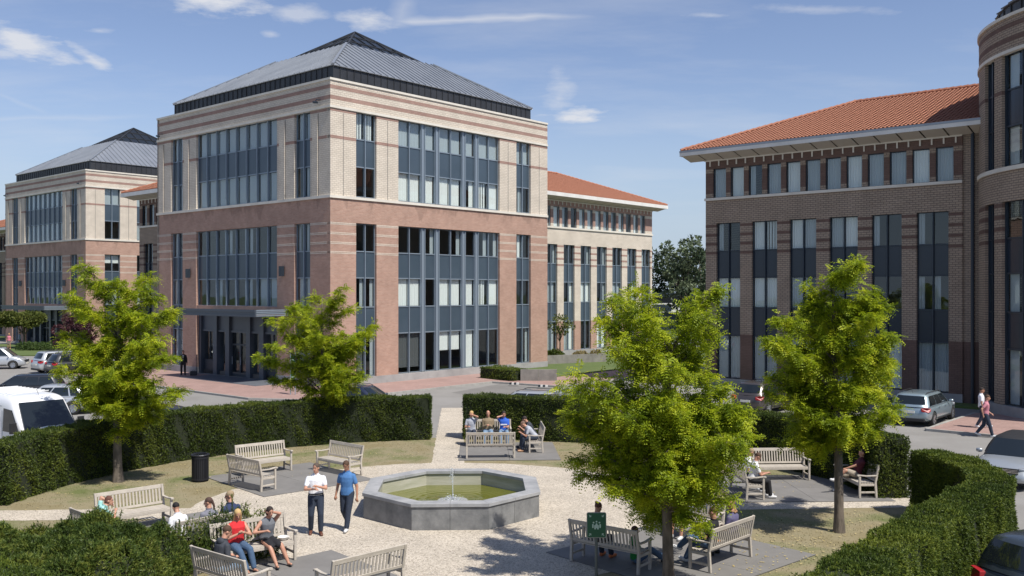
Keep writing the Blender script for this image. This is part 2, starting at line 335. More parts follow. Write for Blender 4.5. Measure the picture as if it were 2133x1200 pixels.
def window(F, u0, u1, cols, rows, codes, dp=.24, frame=M_FRAME, span=M_SPAN, post=.34, fw=.06, mat_post=None):
    """cols: list of pane widths or 'P' (a wide post) from u0 to u1; rows: [(z0,z1,'g'|'s')]; codes: one string per glazed row"""
    tot = sum(c if c != 'P' else post for c in cols); k = (u1-u0)/tot; us = []; u = u0; posts = []
    for c in cols:
        w = (c if c != 'P' else post)*k
        (posts if c == 'P' else us).append((u, u+w)); u += w
    z0, z1 = rows[-1][0], rows[0][1]; fr = MB()
    for a, b in us:                      # mullions either side of each pane
        F.box(fr, a, a+fw/2, dp-.06, dp+.05, z0, z1); F.box(fr, b-fw/2, b, dp-.06, dp+.05, z0, z1)
    for i, (a, b) in enumerate(us[:-1]):  # proud fin where two panes meet
        if abs(us[i+1][0]-b) < .01: F.box(fr, b-.028, b+.028, dp-.13, dp-.061, z0, z1)
    for a, b in posts:
        F.box(fr, a, b, dp-.10, dp+.06, z0, z1); F.box(fr, a-.002, a+.05, dp-.16, dp-.101, z0, z1)
        F.box(fr, b-.05, b+.002, dp-.16, dp-.101, z0, z1)
    zs = sorted({r[0] for r in rows} | {r[1] for r in rows})
    for a, b in us:
        for z in zs: F.box(fr, a+fw/2, b-fw/2, dp-.05, dp+.04, max(z0, z-fw*.6), min(z1, z+fw*.6))
    win = fr.build('window', frame, F.r); gi = 0
    for (ra, rb, t) in rows:
        for ci, (a, b) in enumerate(us):
            if t == 's': F.one('spandrel_panel', span, a+fw/2, b-fw/2, dp-.01, dp+.02, ra+.04, rb-.04, win)
            else:
                F.one('pane', M_GLASS, a+fw/2, b-fw/2, dp, dp+.012, ra+.04, rb-.04, win)
                cd_ = codes[gi][ci % len(codes[gi])] if gi < len(codes) else 'd'
                for (f0, f1, h0, h1, cm_) in CURT[cd_]:
                    curtain(F, win, a+fw/2+(b-a-fw)*f0, a+fw/2+(b-a-fw)*f1, dp+.13+random.uniform(0,.05), ra+.04+(rb-ra-.08)*h0, ra+.04+(rb-ra-.08)*h1, (M_CURT, M_CURG, M_BLIND)[cm_])
        if t == 'g': gi += 1
    return win
BIG = [1.15, 1.15, 'P', 1.05, 'P', 1.2, 1.2, 'P', 1.05, 'P', 1.15, 1.15]
BIGL = [1.1]*8
UR = [(15.87,17.6,'g'), (14.1,15.87,'s'), (12.17,14.1,'g')]
LR = [(8.67,10.45,'g'), (6.97,8.67,'s'), (5.08,6.97,'g'), (3.3,5.08,'s'), (.6,3.3,'g')]
SEG = [(2.05,3.75), (5.65,15.75), (17.65,19.35)]; WD = 21.4

def tile_roof(parent, eave0, eave1, up, rise_len, poly_ok, m=M_TILE, tw=.225, th=.29):
    """wavy clay tiles in rows on one slope; joined, too many to be parts"""
    e0, e1, up = Vector(eave0), Vector(eave1), Vector(up).normalized(); ax = (e1-e0); L = ax.length; ax.normalize(); nn = ax.cross(up).normalized()
    if nn.z < 0: nn = -nn
    V = []; F = []
    for r in range(int(rise_len/th)+1):
        for c in range(int(L/tw)):
            uc, vc = (c+.5)*tw, (r+.5)*th
            if not poly_ok(uc, vc): continue
            n = len(V); jit = random.uniform(-.004, .004)
            for v, h in ((vc-th/2-.02, .055), (vc+th/2+.02, .012)):
                for q, hh in ((-.5, .0), (-.25, .035), (.02, .045), (.27, .01), (.5, .0)):
                    V.append(e0+ax*(uc+q*tw*1.0)+up*v+nn*(h+hh+jit))
            for q in range(4): F.append((n+q, n+q+1, n+6+q, n+5+q))
            V.append(e0+ax*(uc-.5*tw)+up*(vc-th/2-.02)); V.append(e0+ax*(uc+.5*tw)+up*(vc-th/2-.02))
            F.append((n+10, n+11, n+4, n)); 
    if not V: return
    link('roof_tiles', fast_mesh('roof_tiles', [tuple(v) for v in V], F, m), parent, 'stuff')

def zinc_roof(root, wd):
    A0, T1, Z0, Z1, ZA = .95, 6.4, 20.6, 23.9, 26.35; n = 34
    # upright skirt of zinc sheets
    for s in range(4):
        for i in range(n):
            u0 = A0+(wd-2*A0)*i/n; u1 = A0+(wd-2*A0)*(i+1)/n; mb = MB()
            def P(u, t, z): return [(u, t, z), (wd-t, u, z), (wd-u, wd-t, z), (t, wd-u, z)][s]
            q = [P(u0+.012, A0, 19.35), P(u1-.012, A0, 19.35), P(u1-.012, A0, 20.56), P(u0+.012, A0, 20.56)]
            mb.slab(q, .05); mb.beam(P(u0, A0-.02, 19.4), P(u0, A0-.02, 20.55), .035, .05, up=Vector(P(u0, 0, 0))-Vector(P(u0, 1, 0)))
            if s in (0, 3): mb.build('zinc_sheet', M_ZINCD, root)
            elif i == 0:
                MB().slab([P(A0, A0, 19.35), P(wd-A0, A0, 19.35), P(wd-A0, A0, 20.56), P(A0, A0, 20.56)], .05).build('zinc_sheet', M_ZINCD, root)
        k = (Z1-Z0)/(T1-A0)
        def Q(u, t, dz=0): return [(u, t, Z0+(t-A0)*k+dz), (wd-t, u, Z0+(t-A0)*k+dz), (wd-u, wd-t, Z0+(t-A0)*k+dz), (t, wd-u, Z0+(t-A0)*k+dz)][s]
        e = .12  # eave overhang
        if s in (0, 3):
            m_ = n
            for i in range(m_):
                u0 = (A0-e)+(wd-2*A0+2*e)*i/m_; u1 = (A0-e)+(wd-2*A0+2*e)*(i+1)/m_
                lim = lambda u: min(T1, u, wd-u)
                if abs(lim(u0)-(A0-e)) < .01 and abs(lim(u1)-(A0-e)) < .01: continue
                pts = [Q(u0, A0-e), Q(u1, A0-e)]
                if lim(u1) > A0-e+.01: pts.append(Q(u1, lim(u1)))
                for cc in (wd-T1, T1):
                    if u0 < cc < u1: pts.append(Q(cc, T1))
                if lim(u0) > A0-e+.01: pts.append(Q(u0, lim(u0)))
                mb = MB().slab(pts, .05)
                if lim(u0) > A0+.2: mb.beam(Q(u0, A0-e, .03), Q(u0, lim(u0), .03), .05, .08)
                mb.build('roof_sheet', M_ZINC, root)
        else:
            MB().slab([Q(A0-e, A0-e), Q(wd-A0+e, A0-e), Q(wd-T1, T1), Q(T1, T1)], .05).build('roof_sheet', M_ZINC, root)
        MB().beam(Q(A0-e, A0-e, .06), Q(T1, T1, .06), .16, .09).build('roof_hip', M_ZINC, root)
    c = wd/2; t = T1+.25; zt = Z1-.1
    b = [(t, t, zt), (wd-t, t, zt), (wd-t, wd-t, zt), (t, wd-t, zt)]
    mb = MB(); mb.v += b + [(c, c, ZA)]; mb.f += [(0,1,4), (1,2,4), (2,3,4), (3,0,4), (3,2,1,0)]; top = mb.build('roof_lantern', M_DARKROOF, root)
    for s in range(4):
        p, q = Vector(b[s]), Vector(b[(s+1) % 4]); a = Vector((c, c, ZA)); up = Vector((0,0,.04)); bars = MB()
        for i in range(1, 8):
            x = p.lerp(q, i/8); f = min(i, 8-i)/4
            bars.beam(x+up, x.lerp(a.lerp(Vector((x.x, x.y, a.z)), 0), 0).lerp(p.lerp(a, f) if i <= 4 else q.lerp(a, f), 1)+up, .05, .06)
        for f in (.33, .66): bars.beam(p.lerp(a, f)+up, q.lerp(a, f)+up, .05, .06)
        bars.beam(p+up, a+up, .12, .1); bars.build('lantern_bars', M_ZINCD, top)

def wing_roof(root, x0, x1, y0, y1, hip_hi, hip_lo=False, along='x', z0=14.75, zr=18.35, o=1.15):
    """hipped tile roof over a wing, in building coordinates; 'along' is its long axis"""
    def P(a, b, z): return (a, b, z) if along == 'x' else (b, a, z)
    a0, a1, b0, b1 = x0-(o if hip_lo else 0), x1+(o if hip_hi else 0), y0-o, y1+o; h = (b1-b0)/2; bm_ = (b0+b1)/2
    r0, r1 = a0+(h if hip_lo else 0), a1-(h if hip_hi else 0); zz = z0+.36
    mb = MB(); mb.v += [P(a0,b0,zz), P(a1,b0,zz), P(a1,b1,zz), P(a0,b1,zz), P(r0,bm_,zr), P(r1,bm_,zr)]
    mb.f += [(0,1,5,4), (1,2,5), (2,3,4,5), (3,0,4), (3,2,1,0)]; rf = mb.build('roof', M_TILE, root)
    sl = sqrt(h*h+(zr-zz)**2)
    for (e0, e1, sgn) in ((P(a0,b0,zz), P(a1,b0,zz), 1), (P(a0,b1,zz), P(a1,b1,zz), -1)):
        up = Vector(P(0, h*sgn, zr-zz)) - Vector(P(0,0,0)); L = a1-a0
        tile_roof(rf, e0, e1, up, sl, lambda u, v, L=L: v < sl-.1 and u > (v/sl*h if hip_lo else 0) and u < L-(v/sl*h if hip_hi else 0))
    for flag, a, s2 in ((hip_hi, a1, -1), (hip_lo, a0, 1)):
        if flag: tile_roof(rf, P(a,b0,zz), P(a,b1,zz), Vector(P(s2*h, 0, zr-zz)), sl, lambda u, v: v < sl-.1 and v/sl*h < u < 2*h-v/sl*h)
    # ridge and hip tiles
    def caps(p, q):
        p, q = Vector(p), Vector(q); n = int((q-p).length/.42); mb = MB()
        for i in range(n): mb.tube([p.lerp(q, i/n)+Vector((0,0,.05)), p.lerp(q, (i+1.12)/n)+Vector((0,0,.085))], .12, 6)
        mb.build('ridge_tiles', M_TILE, rf, 'stuff')
    caps(P(r0,bm_,zr), P(r1,bm_,zr))
    if hip_hi: caps(P(a1,b0,zz), P(r1,bm_,zr)); caps(P(a1,b1,zz), P(r1,bm_,zr))
    if hip_lo: caps(P(a0,b0,zz), P(r0,bm_,zr)); caps(P(a0,b1,zz), P(r0,bm_,zr))
    # white eaves board and boarded soffit
    fas = MB()
    def bx(mb, aa, ab, ba, bb, za, zb):
        p, q = P(aa, ba, za), P(ab, bb, zb); mb.box(p[0], q[0], p[1], q[1], za, zb)
    bx(fas, a0, a1, b0-.06, b0, z0, z0+.34); bx(fas, a0, a1, b1, b1+.06, z0, z0+.34)
    if hip_hi: bx(fas, a1, a1+.06, b0-.06, b1+.06, z0, z0+.34)
    if hip_lo: bx(fas, a0-.06, a0, b0-.06, b1+.06, z0, z0+.34)
    fas.build('eaves_board', M_WHITE, rf)
    lst = [(a0, a1, b0, -1)]
    n = int((a1-a0)/1.24)
    for i in range(n):
        s_ = MB(); u0, u1 = a0+(a1-a0)*i/n+.04, a0+(a1-a0)*(i+1)/n-.04
        q = [P(u0, b0, z0+.06), P(u1, b0, z0+.06), P(u1, y0+.02, z0-.22), P(u0, y0+.02, z0-.22)]
        s_.slab(q, -.04 if along == 'x' else .04); s_.build('soffit_panel', M_SOFFIT, rf)
    if hip_hi:
        m2 = MB().slab([P(a1, b0, z0+.05), P(a1, b1, z0+.05), P(x1-.02, y1, z0-.22), P(x1-.02, y0, z0-.22)], .03); m2.build('soffit_panel', M_SOFFIT, rf)
    return rf

def wing_facade(F, u0, u1, first, nb, bay, ww, codes_top, codes, mw, mband, mlow, lowz, frame=M_FRAME, span=M_SPAN, wallsplit=None, zlow=.0, curt_top=None, fext=0):
    """four storeys: a row of small windows under the eaves, tall window strips below"""
    F.one('plinth', M_PLINTH, u0, u1, -.03, .3, zlow, .57)
    e = [(first+i*bay, first+i*bay+ww) for i in range(nb)]
    edges = [u0] + [x for p in e for x in p] + [u1]
    for i in range(0, len(edges), 2):
        a, b = edges[i], edges[i+1]
        if b-a < .01: continue
        F.one('pier', mlow, a, b, 0, .34, .571, lowz); F.one('pier', mw, a, b, 0, .34, lowz, 10.45)
        for z in (10.2, 9.62, 9.04, 8.46): F.one('brick_band', mband, a-.003, b+.003, -.006, .30, z, z+.17)
    F.one('wall', mw, u0, u1, 0, .34, 10.452, 11.92)
    F.one('string_course', M_STONE, u0-.05, u1+fext, -.10, .34, 11.922, 12.08)
    F.one('brick_band', mband, u0, u1, -.002, .34, 13.95, 14.56)
    dt = MB(); k = int((u1-u0)/.62)
    for i in range(k): F.box(dt, u0+.3+i*.62, u0+.38+i*.62, -.06, -.003, 14.12, 14.5)
    F.box(dt, u0, u1, -.08, -.003, 14.44, 14.52); dt.build('dentils', M_STONE, F.r, 'stuff')
    tb, tw = bay/2, .92; t0 = first-.23; es = []
    while t0+tw < u1-.25: es.append((t0, t0+tw)) if t0 > u0+.1 else None; t0 += tb
    ed = [u0]+[x for p in es for x in p]+[u1]
    for i in range(0, len(ed), 2):
        F.one('pier', mband, ed[i], ed[i+1], 0, .30, 12.38, 13.66)
        F.one('pier', mw, ed[i], ed[i+1], 0, .30, 12.081, 12.379); F.one('pier', mw, ed[i], ed[i+1], 0, .30, 13.661, 13.949)
    for i, (a, b) in enumerate(es): window(F, a, b, [1], [(12.08,13.95,'g')], [codes_top[i % len(codes_top)]], .16, frame, span)
    for i, (a, b) in enumerate(e): window(F, a, b, [1,1], LR, [codes[j][(2*i) % len(codes[j]):][:2] or 'dd' for j in range(3)], .22, frame, span)

def interior(root, x0, x1, y0, y1, tops, lv):
    mb = MB()
    for z in lv: mb.box(x0, x1, y0, y1, z-.35, z)
    mb.build('floor_slab', M_INTD, root)
    MB().box(x0+5, x1-5 if x1-x0 > 12 else x1-.1, y0+5, y1-5 if y1-y0 > 12 else y1-.1, .02, tops).build('inner_core', M_INT, root)

def office_block(loc, label, group, canopy_end, codesR, codesL, letter=False, wings=None):
    R = thing('office_block', label, 'office building', loc, ROT, group)
    FR = Fac(R, 'x', 0, 0); FL = Fac(R, 'y', 0, 0)
    zb = -.6
    for fi, F in enumerate((FR, FL)):
        s0 = .0 if fi == 0 else .34
        lo = [(s0, SEG[0][0]), (SEG[0][1], SEG[1][0]), (SEG[1][1], SEG[2][0]), (SEG[2][1], WD)]
        if fi == 0: F.one('plinth', M_PLINTH, -.035, WD, -.035, .36, zb, .57)
        else:
            F.one('plinth', M_PLINTH, .36, SEG[1][0], -.035, .36, zb, .57); F.one('plinth', M_PLINTH, SEG[1][1], WD, -.035, .36, zb, .57)
        for a, b in lo:
            F.one('pier', M_RED, a, b, 0, .34, .572, 10.47)
            for z in (10.30, 9.68, 9.08, 8.48): 
                F.one('brick_band', M_BEIGE if True else 0, a-.004 if a > 1 else a, b+.004, -.006, .3, z, z+.055); F.one('brick_band', M_BEIGE, a-.004 if a > 1 else a, b+.004, -.006, .3, z+.09, z+.135)
            F.one('pier', M_BEIGE, a, b, 0, .34, 12.122, 17.58)
            for z, h in ((15.68,.2), (17.38,.17)): F.one('brick_band', M_BROWN, a-.004 if a > 1 else a, b+.004, -.006, .3, z, z+h)
            m_ = (a+b)/2; F.one('expansion_joint', M_FRAMED, m_-.012, m_+.012, -.009, .1, 12.13, 17.35)
            if fi == 1:   # stepped brick pilaster on the entrance side
                F.one('pilaster', M_BEIGE, m_+.05, b-.28, -.05, -.010, 12.13, 17.3)
        F.one('wall', M_RED, s0, WD, 0, .34, 10.471, 11.95)
        F.one('string_course', M_STONE, -.09 if fi == 0 else .301, WD, -.09, .3, 11.951, 12.12)
        F.one('string_course', M_STONE, -.07 if fi == 0 else .341, WD, -.07, .34, 17.582, 17.74)
        F.one('wall', M_BEIGE, s0, WD, 0, .34, 17.741, 19.30)
        for z in (18.12, 18.78): F.one('brick_band', M_BROWN, s0-.34 if fi else 0, WD, -.006, .3, z, z+.24)
        F.one('parapet_coping', M_STONE, -.07 if fi == 0 else .421, WD, -.07, .42, 19.301, 19.44)
        cs = codesR if fi == 0 else codesL
        window(F, *SEG[0], [1,1], UR, [cs[0][:2], cs[1][:2]]); window(F, *SEG[1], BIG if fi == 0 else BIGL, UR, [cs[0][2:10], cs[1][2:10]], post=.36)
        window(F, *SEG[2], [1,1], UR, [cs[0][10:], cs[1][10:]])
        window(F, *SEG[0], [1,1], LR, [cs[2][:2], cs[3][:2], cs[4][:2]])
        window(F, *SEG[2], [1,1], LR, [cs[2][10:], cs[3][10:], cs[4][10:]])
        window(F, *SEG[1], BIG if fi == 0 else BIGL, LR if fi == 0 else LR[:3], [cs[2][2:10], cs[3][2:10], cs[4][2:10]], post=.36)
    # hidden sides, roof deck, floors
    mb = MB(); mb.box(0, WD, WD-.3, WD, zb, 19.3); mb.box(WD-.3, WD, 0.34, WD-.3, zb, 19.3); mb.build('wall', M_BEIGE, R)
    MB().box(.4, WD-.4, .4, WD-.4, 18.9, 19.2).build('roof_deck', M_ZINCD, R)
    interior(R, .45, WD-.35, .45, WD-.35, 18.9, (.4, 4.75, 8.35, 11.95, 15.55))
    zinc_roof(R, WD)
    # entrance under the canopy
    F = FL
    en = MB(); ED = .5
    for a, b in ((5.65,5.95), (7.55,8.05), (9.15,9.65), (11.75,12.25), (13.35,13.85), (15.45,15.75)): F.box(en, a, b, ED-.28, ED+.3, .12, 4.45)
    F.box(en, 5.65, 15.75, ED-.1, ED+.25, 3.35, 4.449); F.box(en, 5.65, 15.75, ED-.16, ED+.1, 3.2, 3.351)
    door = en.build('entrance_front', mat('canopy_metal', (.075,.092,.118), .4, .3), R)
    for a, b, t in ((5.95,7.55,0), (8.05,9.15,1), (9.65,10.7,2), (10.7,11.75,2), (12.25,13.35,1), (13.85,15.45,0)):
        z0 = 1.15 if t == 0 else .2
        F.one('pane', M_GLASS, a+.02, b-.02, ED+.02, ED+.035, z0, 3.2, door)
        if t == 0: F.one('door_panel', M_FRAMED, a, b, ED-.05, ED+.06, .12, 1.15, door); F.one('mullion', M_FRAMED, (a+b)/2-.03, (a+b)/2+.03, ED-.03, ED+.05, 1.15, 3.2, door)
        if t == 2:
            f = MB(); F.box(f, a, a+.09, ED-.06, ED+.05, .13, 3.19); F.box(f, b-.09, b, ED-.06, ED+.05, .13, 3.19); F.box(f, a+.09, b-.09, ED-.06, ED+.05, 2.3, 2.42); F.box(f, a+.09, b-.09, ED-.06, ED+.05, .13, .3)
            dd = f.build('door', M_FRAMED, R); h = MB(); F.box(h, b-.18, b-.14, ED-.14, ED-.10, .95, 1.5); h.build('handle', M_FRAME, dd)
        if t == 1: curtain(F, door, a+.1, b-.1, ED+.4, .2, 1.6, M_CURG)
    F.one('wall', M_RED, 5.65, 15.75, .02, .34, 4.45, 5.079)
    F.one('entrance_step', mat('dark_paving_stone', (.13,.14,.16), .6, col2=(.10,.11,.125), vs=1), 4.3, canopy_end, -2.55, -.036, -.05, .12)
    F.one('entrance_floor', mat('dark_paving_stone'), 5.66, 15.74, .01, ED+.3, .0, .12)
    # canopy
    c = MB(); F.box(c, 4.45, canopy_end, -2.45, -.01, 4.62, 4.78); can = c.build('canopy', M_FRAMED, R)
    c = MB(); F.box(c, 4.35, canopy_end+.1, -2.55, -2.45, 4.5, 4.9); F.box(c, 4.30, canopy_end+.15, -2.62, -2.551, 4.78, 4.93); F.box(c, 4.30, canopy_end+.15, -2.59, -2.551, 4.47, 4.60); c.build('canopy_edge', mat('canopy_metal'), can)
    c = MB()
    for q in range(4): F.box(c, 4.35, 4.45, -2.45, -.02, 4.5+q*.115, 4.575+q*.115)
    c.build('canopy_side_slats', M_FRAME, can)
    # wall lamps and cameras on the entrance side
    for u in (4.9, 16.6):
        l = MB(); F.box(l, u-.14, u+.14, -.30, -.07, 7.1, 7.75); F.box(l, u-.05, u+.05, -.07, 0, 7.3, 7.5); l.build('wall_lamp', M_FRAMED, R)
    for u in (1.0, 20.6):
        l = MB().tube([F.pt(u, 0, 18.15), F.pt(u, -.3, 18.15), F.pt(u+.1, -.34, 17.98)], .03, 6).tube([F.pt(u-.12, -.34, 17.93), F.pt(u+.25, -.36, 18.0)], .07, 8); l.build('security_camera', M_FRAMED, R)
    if letter:
        m = MB(); ring = []
        for i in range(13):
            a = radians(45)+radians(270)*i/12; ring.append(F.pt(3.0-.16*cos(a)*1, -.04, 2.15+.22*sin(a)))
        # the C opens towards the corner side of the wall
        m = MB()
        for i in range(12): m.beam(ring[i], ring[i+1], .055, .055)
        m.build('letter_C', M_WHITE, R)
    # wings
    for w in wings or []:
        if w == 'right':
            WF = Fac(R, 'x', WD, 7.1); wing_facade(WF, .01, 26.1, .72, 10, 2.6, 1.65, 'lqGwGlwwGdwwwgGwlqGw', ['dedgdededldeded', 'gdwGlqgGdqwwdeg', 'weqgwwgGgwddwwe'], M_BEIGE, M_BROWN, M_RED, 3.3, fext=.05)
            MB().box(WD+25.8, WD+26.1, 7.44, 21.1, -.6, 14.56).build('wall', M_BEIGE, R); MB().box(WD, WD+26.1, 21.1, 21.4, -.6, 14.56).build('wall', M_BEIGE, R)
            interior(R, WD+.1, WD+25.7, 7.6, 21, 14.0, (.4, 4.75, 8.35, 11.95))
            MB().box(WD, WD+26.1, 7.1, 21.4, 14.561, 14.70).build('roof_deck', M_INT, R)
            wing_roof(R, WD, WD+26.1, 7.1, 21.4, True)
        else:
            n = w[1]; WF = Fac(R, 'y', 6.0, WD); wing_facade(WF, .01, n, n-2.6*int((n-.6)/2.6)+.15, int((n-.6)/2.6), 2.6, 1.65, 'gGlgdGggGl', ['dedgded', 'gdwGlqg', 'weqgwwg'], M_BEIGE_SHADE, M_DKBAND, M_BROWN, 3.3, frame=M_FRAMED, span=M_SPAND)
            MB().box(6.34, 20, WD+n-.3, WD+n, -.6, 14.56).build('wall', M_BEIGE, R); MB().box(20, 20.3, WD, WD+n, -.6, 14.56).build('wall', M_BEIGE, R)
            interior(R, 6.5, 19.9, WD+.1, WD+n-.4, 14.0, (.4, 4.75, 8.35, 11.95)); MB().box(6, 20.3, WD, WD+n, 14.561, 14.70).build('roof_deck', M_INT, R)
            wing_roof(R, WD, WD+n, 6.0, 20.3, True, along='y')
    return R
P0 = g(688, 811)
CR = ['ssgggggggggg', 'ddwwwwwqswel', 'ddddededeeqd', 'eewwdwwwswkd', 'bebbdhhwddde'.replace('hh', 'hh')]
CL = ['gggggggggggg', 'edggggggggge', 'eeldelelddle', 'ggggelleldle', 'gggggggggggg']
office_block(P0, 'large beige and red brick office block with pyramid zinc roof in the photo centre', 'office blocks with zinc pyramid roofs', 13.6, CR, CL, True, ['right', ('left', 14.5)])
office_block(Vector((-45.1, 100.0, -.4)), 'same brick office block with zinc roof farther away at the left edge', 'office blocks with zinc pyramid roofs', 15.6,
             ['gggggggggggg', 'ddgggggggggg', 'hhddddededed', 'ggggdgggggkd', 'bebbdhhwddde'], CL, False, ['right', ('left', 27.5)])

# ------------------------------------------------------------ right-hand complex: long facade and round tower
DL = Vector((12.5, 61.0, 0))
R = thing('office_wing', 'long brick office building in shade with orange tiled roof, right side behind the parking', 'office building', DL, ROT)
F = Fac(R, 'y', 0, 0, su=-1)
wing_facade(F, 0, 15.55, .76, 6, 2.48, 1.68, 'gwlgwggwggwgg', ['ldwswggwldlddd', 'wwwwglddddll', 'gggggwggwwgg'], M_BEIGE_SHADE, M_DKBAND, M_DKBAND, 3.4, frame=M_FRAMED, span=M_SPAND)
F.one('wall', M_BEIGE_SHADE, 15.551, 18.5, .12, .4, 3.4, 14.56); F.one('wall', M_DKBAND, 15.551, 18.5, .12, .4, 0, 3.399)
MB().tube([F.pt(16.05, .0, 14.6), F.pt(16.05, .0, .1)], .09, 8).build('downpipe', M_FRAMED, R)
MB().box(.34, 14, -.3, 0, 0, 14.56).build('wall', M_BEIGE_SHADE, R); MB().box(13.7, 14, -24, -.3, 0, 14.56).build('wall', M_BEIGE_SHADE, R)
interior(R, .45, 13.6, -18.3, -.35, 14.0, (.4, 4.75, 8.35, 11.95)); MB().box(0, 14, -24, 0, 14.561, 14.70).build('roof_deck', M_INT, R)
# its roof runs along -y of the building frame: build it mirrored (hip at the far, left end)
def roof_D(R):
    o, z0, zr = 1.15, 14.78, 18.4; zz = z0+.34; x0, x1, ya, yb = -o, 14+o, o, -26.0; h = (x1-x0)/2; xm = (x0+x1)/2
    mb = MB(); mb.v += [(x0,ya,zz), (x1,ya,zz), (x1,yb,zz), (x0,yb,zz), (xm,ya-h,zr), (xm,yb,zr)]
    mb.f += [(0,4,5,3), (0,1,4), (1,2,5,4), (3,2,1,0), (3,5,2)]; rf = mb.build('roof', M_TILE, R); sl = sqrt(h*h+(zr-zz)**2)
    tile_roof(rf, (x0,ya,zz), (x0,yb,zz), (h,0,zr-zz), sl, lambda u, v: v < sl-.1 and u > v/sl*h)
    tile_roof(rf, (x0,ya,zz), (x1,ya,zz), (0,-h,zr-zz), sl, lambda u, v: v < sl-.1 and v/sl*h < u < 2*h-v/sl*h)
    for p, q in (((xm,ya-h,zr), (xm,yb,zr)), ((x0,ya,zz), (xm,ya-h,zr)), ((x1,ya,zz), (xm,ya-h,zr))):
        p, q = Vector(p), Vector(q); n = int((q-p).length/.40); c = MB()
        for i in range(n): c.tube([p.lerp(q, i/n)+Vector((0,0,.05)), p.lerp(q, (i+1.12)/n)+Vector((0,0,.09))], .12, 6)
        c.build('ridge_tiles', M_TILE, rf, 'stuff')
    f = MB(); f.box(x0-.06, x0, ya+.06, yb, z0, z0+.33); f.box(x0, x1, ya, ya+.06, z0, z0+.33); f.build('eaves_board', M_WHITE, rf)
    f = MB(); f.box(x0-.075, x0-.061, ya+.07, yb, z0+.22, z0+.35); f.build('gutter', mat('zinc'), rf)
    n = 22
    for i in range(n):
        u0, u1 = ya+(yb-ya)*i/n-.045, ya+(yb-ya)*(i+1)/n+.045
        MB().slab([(x0, u0, z0+.05), (x0, u1, z0+.05), (.02, u1, z0-.24), (.02, u0, z0-.24)], .04).build('soffit_panel', M_SOFFIT, rf)
    MB().slab([(x0, ya, z0+.04), (.02, 0, z0-.235), (14, 0, z0-.235), (x1, ya, z0+.04)], .03).build('soffit_panel', M_SOFFIT, rf)
roof_D(R)
# round tower
TC = Vector((31.87, 46.46, 0)); TR = 8.0
T = thing('round_tower', 'round brick tower with curved string courses and dark roof at the right edge', 'tower', TC)
def ang_px(px):      # angle on the tower where the line of sight of that column meets it
    d = Vector(((px-CXP)/FOC, 1)).normalized(); c = Vector((TC.x, TC.y)); b = d.dot(c); q = b*b-(c.length_squared-TR*TR)
    p = d*(b-sqrt(max(0, q))); return atan2(p.y-TC.y, p.x-TC.x) % (2*pi)
def arc(name, m, a0, a1, r0, r1, z0, z1, parent=None, kind=None, smooth=False):
    n = max(2, int(abs(a1-a0)/radians(2.5))+1); mb = MB()
    for i in range(n+1):
        a = a0+(a1-a0)*i/n
        for r in (r0, r1):
            for z in (z0, z1): mb.v.append((r*cos(a), r*sin(a), z))
    for i in range(n):
        k = 4*i
        for q in ((0,4,5,1), (2,3,7,6), (0,2,6,4), (1,5,7,3)): mb.f.append(tuple(k+x for x in q))
    mb.f += [(0,1,3,2), (4*n, 4*n+2, 4*n+3, 4*n+1)]
    return mb.build(name, m, parent or T, kind)
w1, w2 = (ang_px(2052), ang_px(2071)), (ang_px(2087), ang_px(2087)+radians(19))
w0 = (w1[0]-radians(27), w1[0]-radians(14)); gaps = radians(9)
wins = [w1, w2, (w2[1]+gaps, w2[1]+gaps+radians(19)), (w2[1]+2*gaps+radians(19), w2[1]+2*gaps+radians(38))]
a_start, a_end = wins[0][0]-radians(60), wins[-1][1]+radians(12)
edges = [a_start]+[x for w in wins for x in w]+[a_end]
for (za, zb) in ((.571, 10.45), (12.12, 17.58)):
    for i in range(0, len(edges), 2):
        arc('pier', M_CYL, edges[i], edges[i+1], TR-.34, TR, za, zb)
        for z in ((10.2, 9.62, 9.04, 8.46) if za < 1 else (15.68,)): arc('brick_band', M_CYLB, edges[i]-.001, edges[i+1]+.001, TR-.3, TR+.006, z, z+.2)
arc('plinth', M_PLINTH, 0, 2*pi, TR-.36, TR+.04, -.1, .57)
arc('wall', M_CYL, 0, 2*pi, TR-.34, TR, 10.451, 11.92); arc('string_course', M_STONE, 0, 2*pi, TR-.34, TR+.09, 11.921, 12.119)
arc('wall', M_CYL, 0, 2*pi, TR-.34, TR, 17.741, 19.3); arc('string_course', M_STONE, 0, 2*pi, TR-.34, TR+.07, 17.581, 17.74)
arc('parapet_coping', M_STONE, 0, 2*pi, TR-.42, TR+.08, 19.301, 19.45)
for z in (18.12, 18.78): arc('brick_band', M_CYLB, 0, 2*pi, TR-.3, TR+.006, z, z+.24)
arc('wall', M_CYL, a_end, a_start+2*pi, TR-.34, TR, 0.57, 17.58)
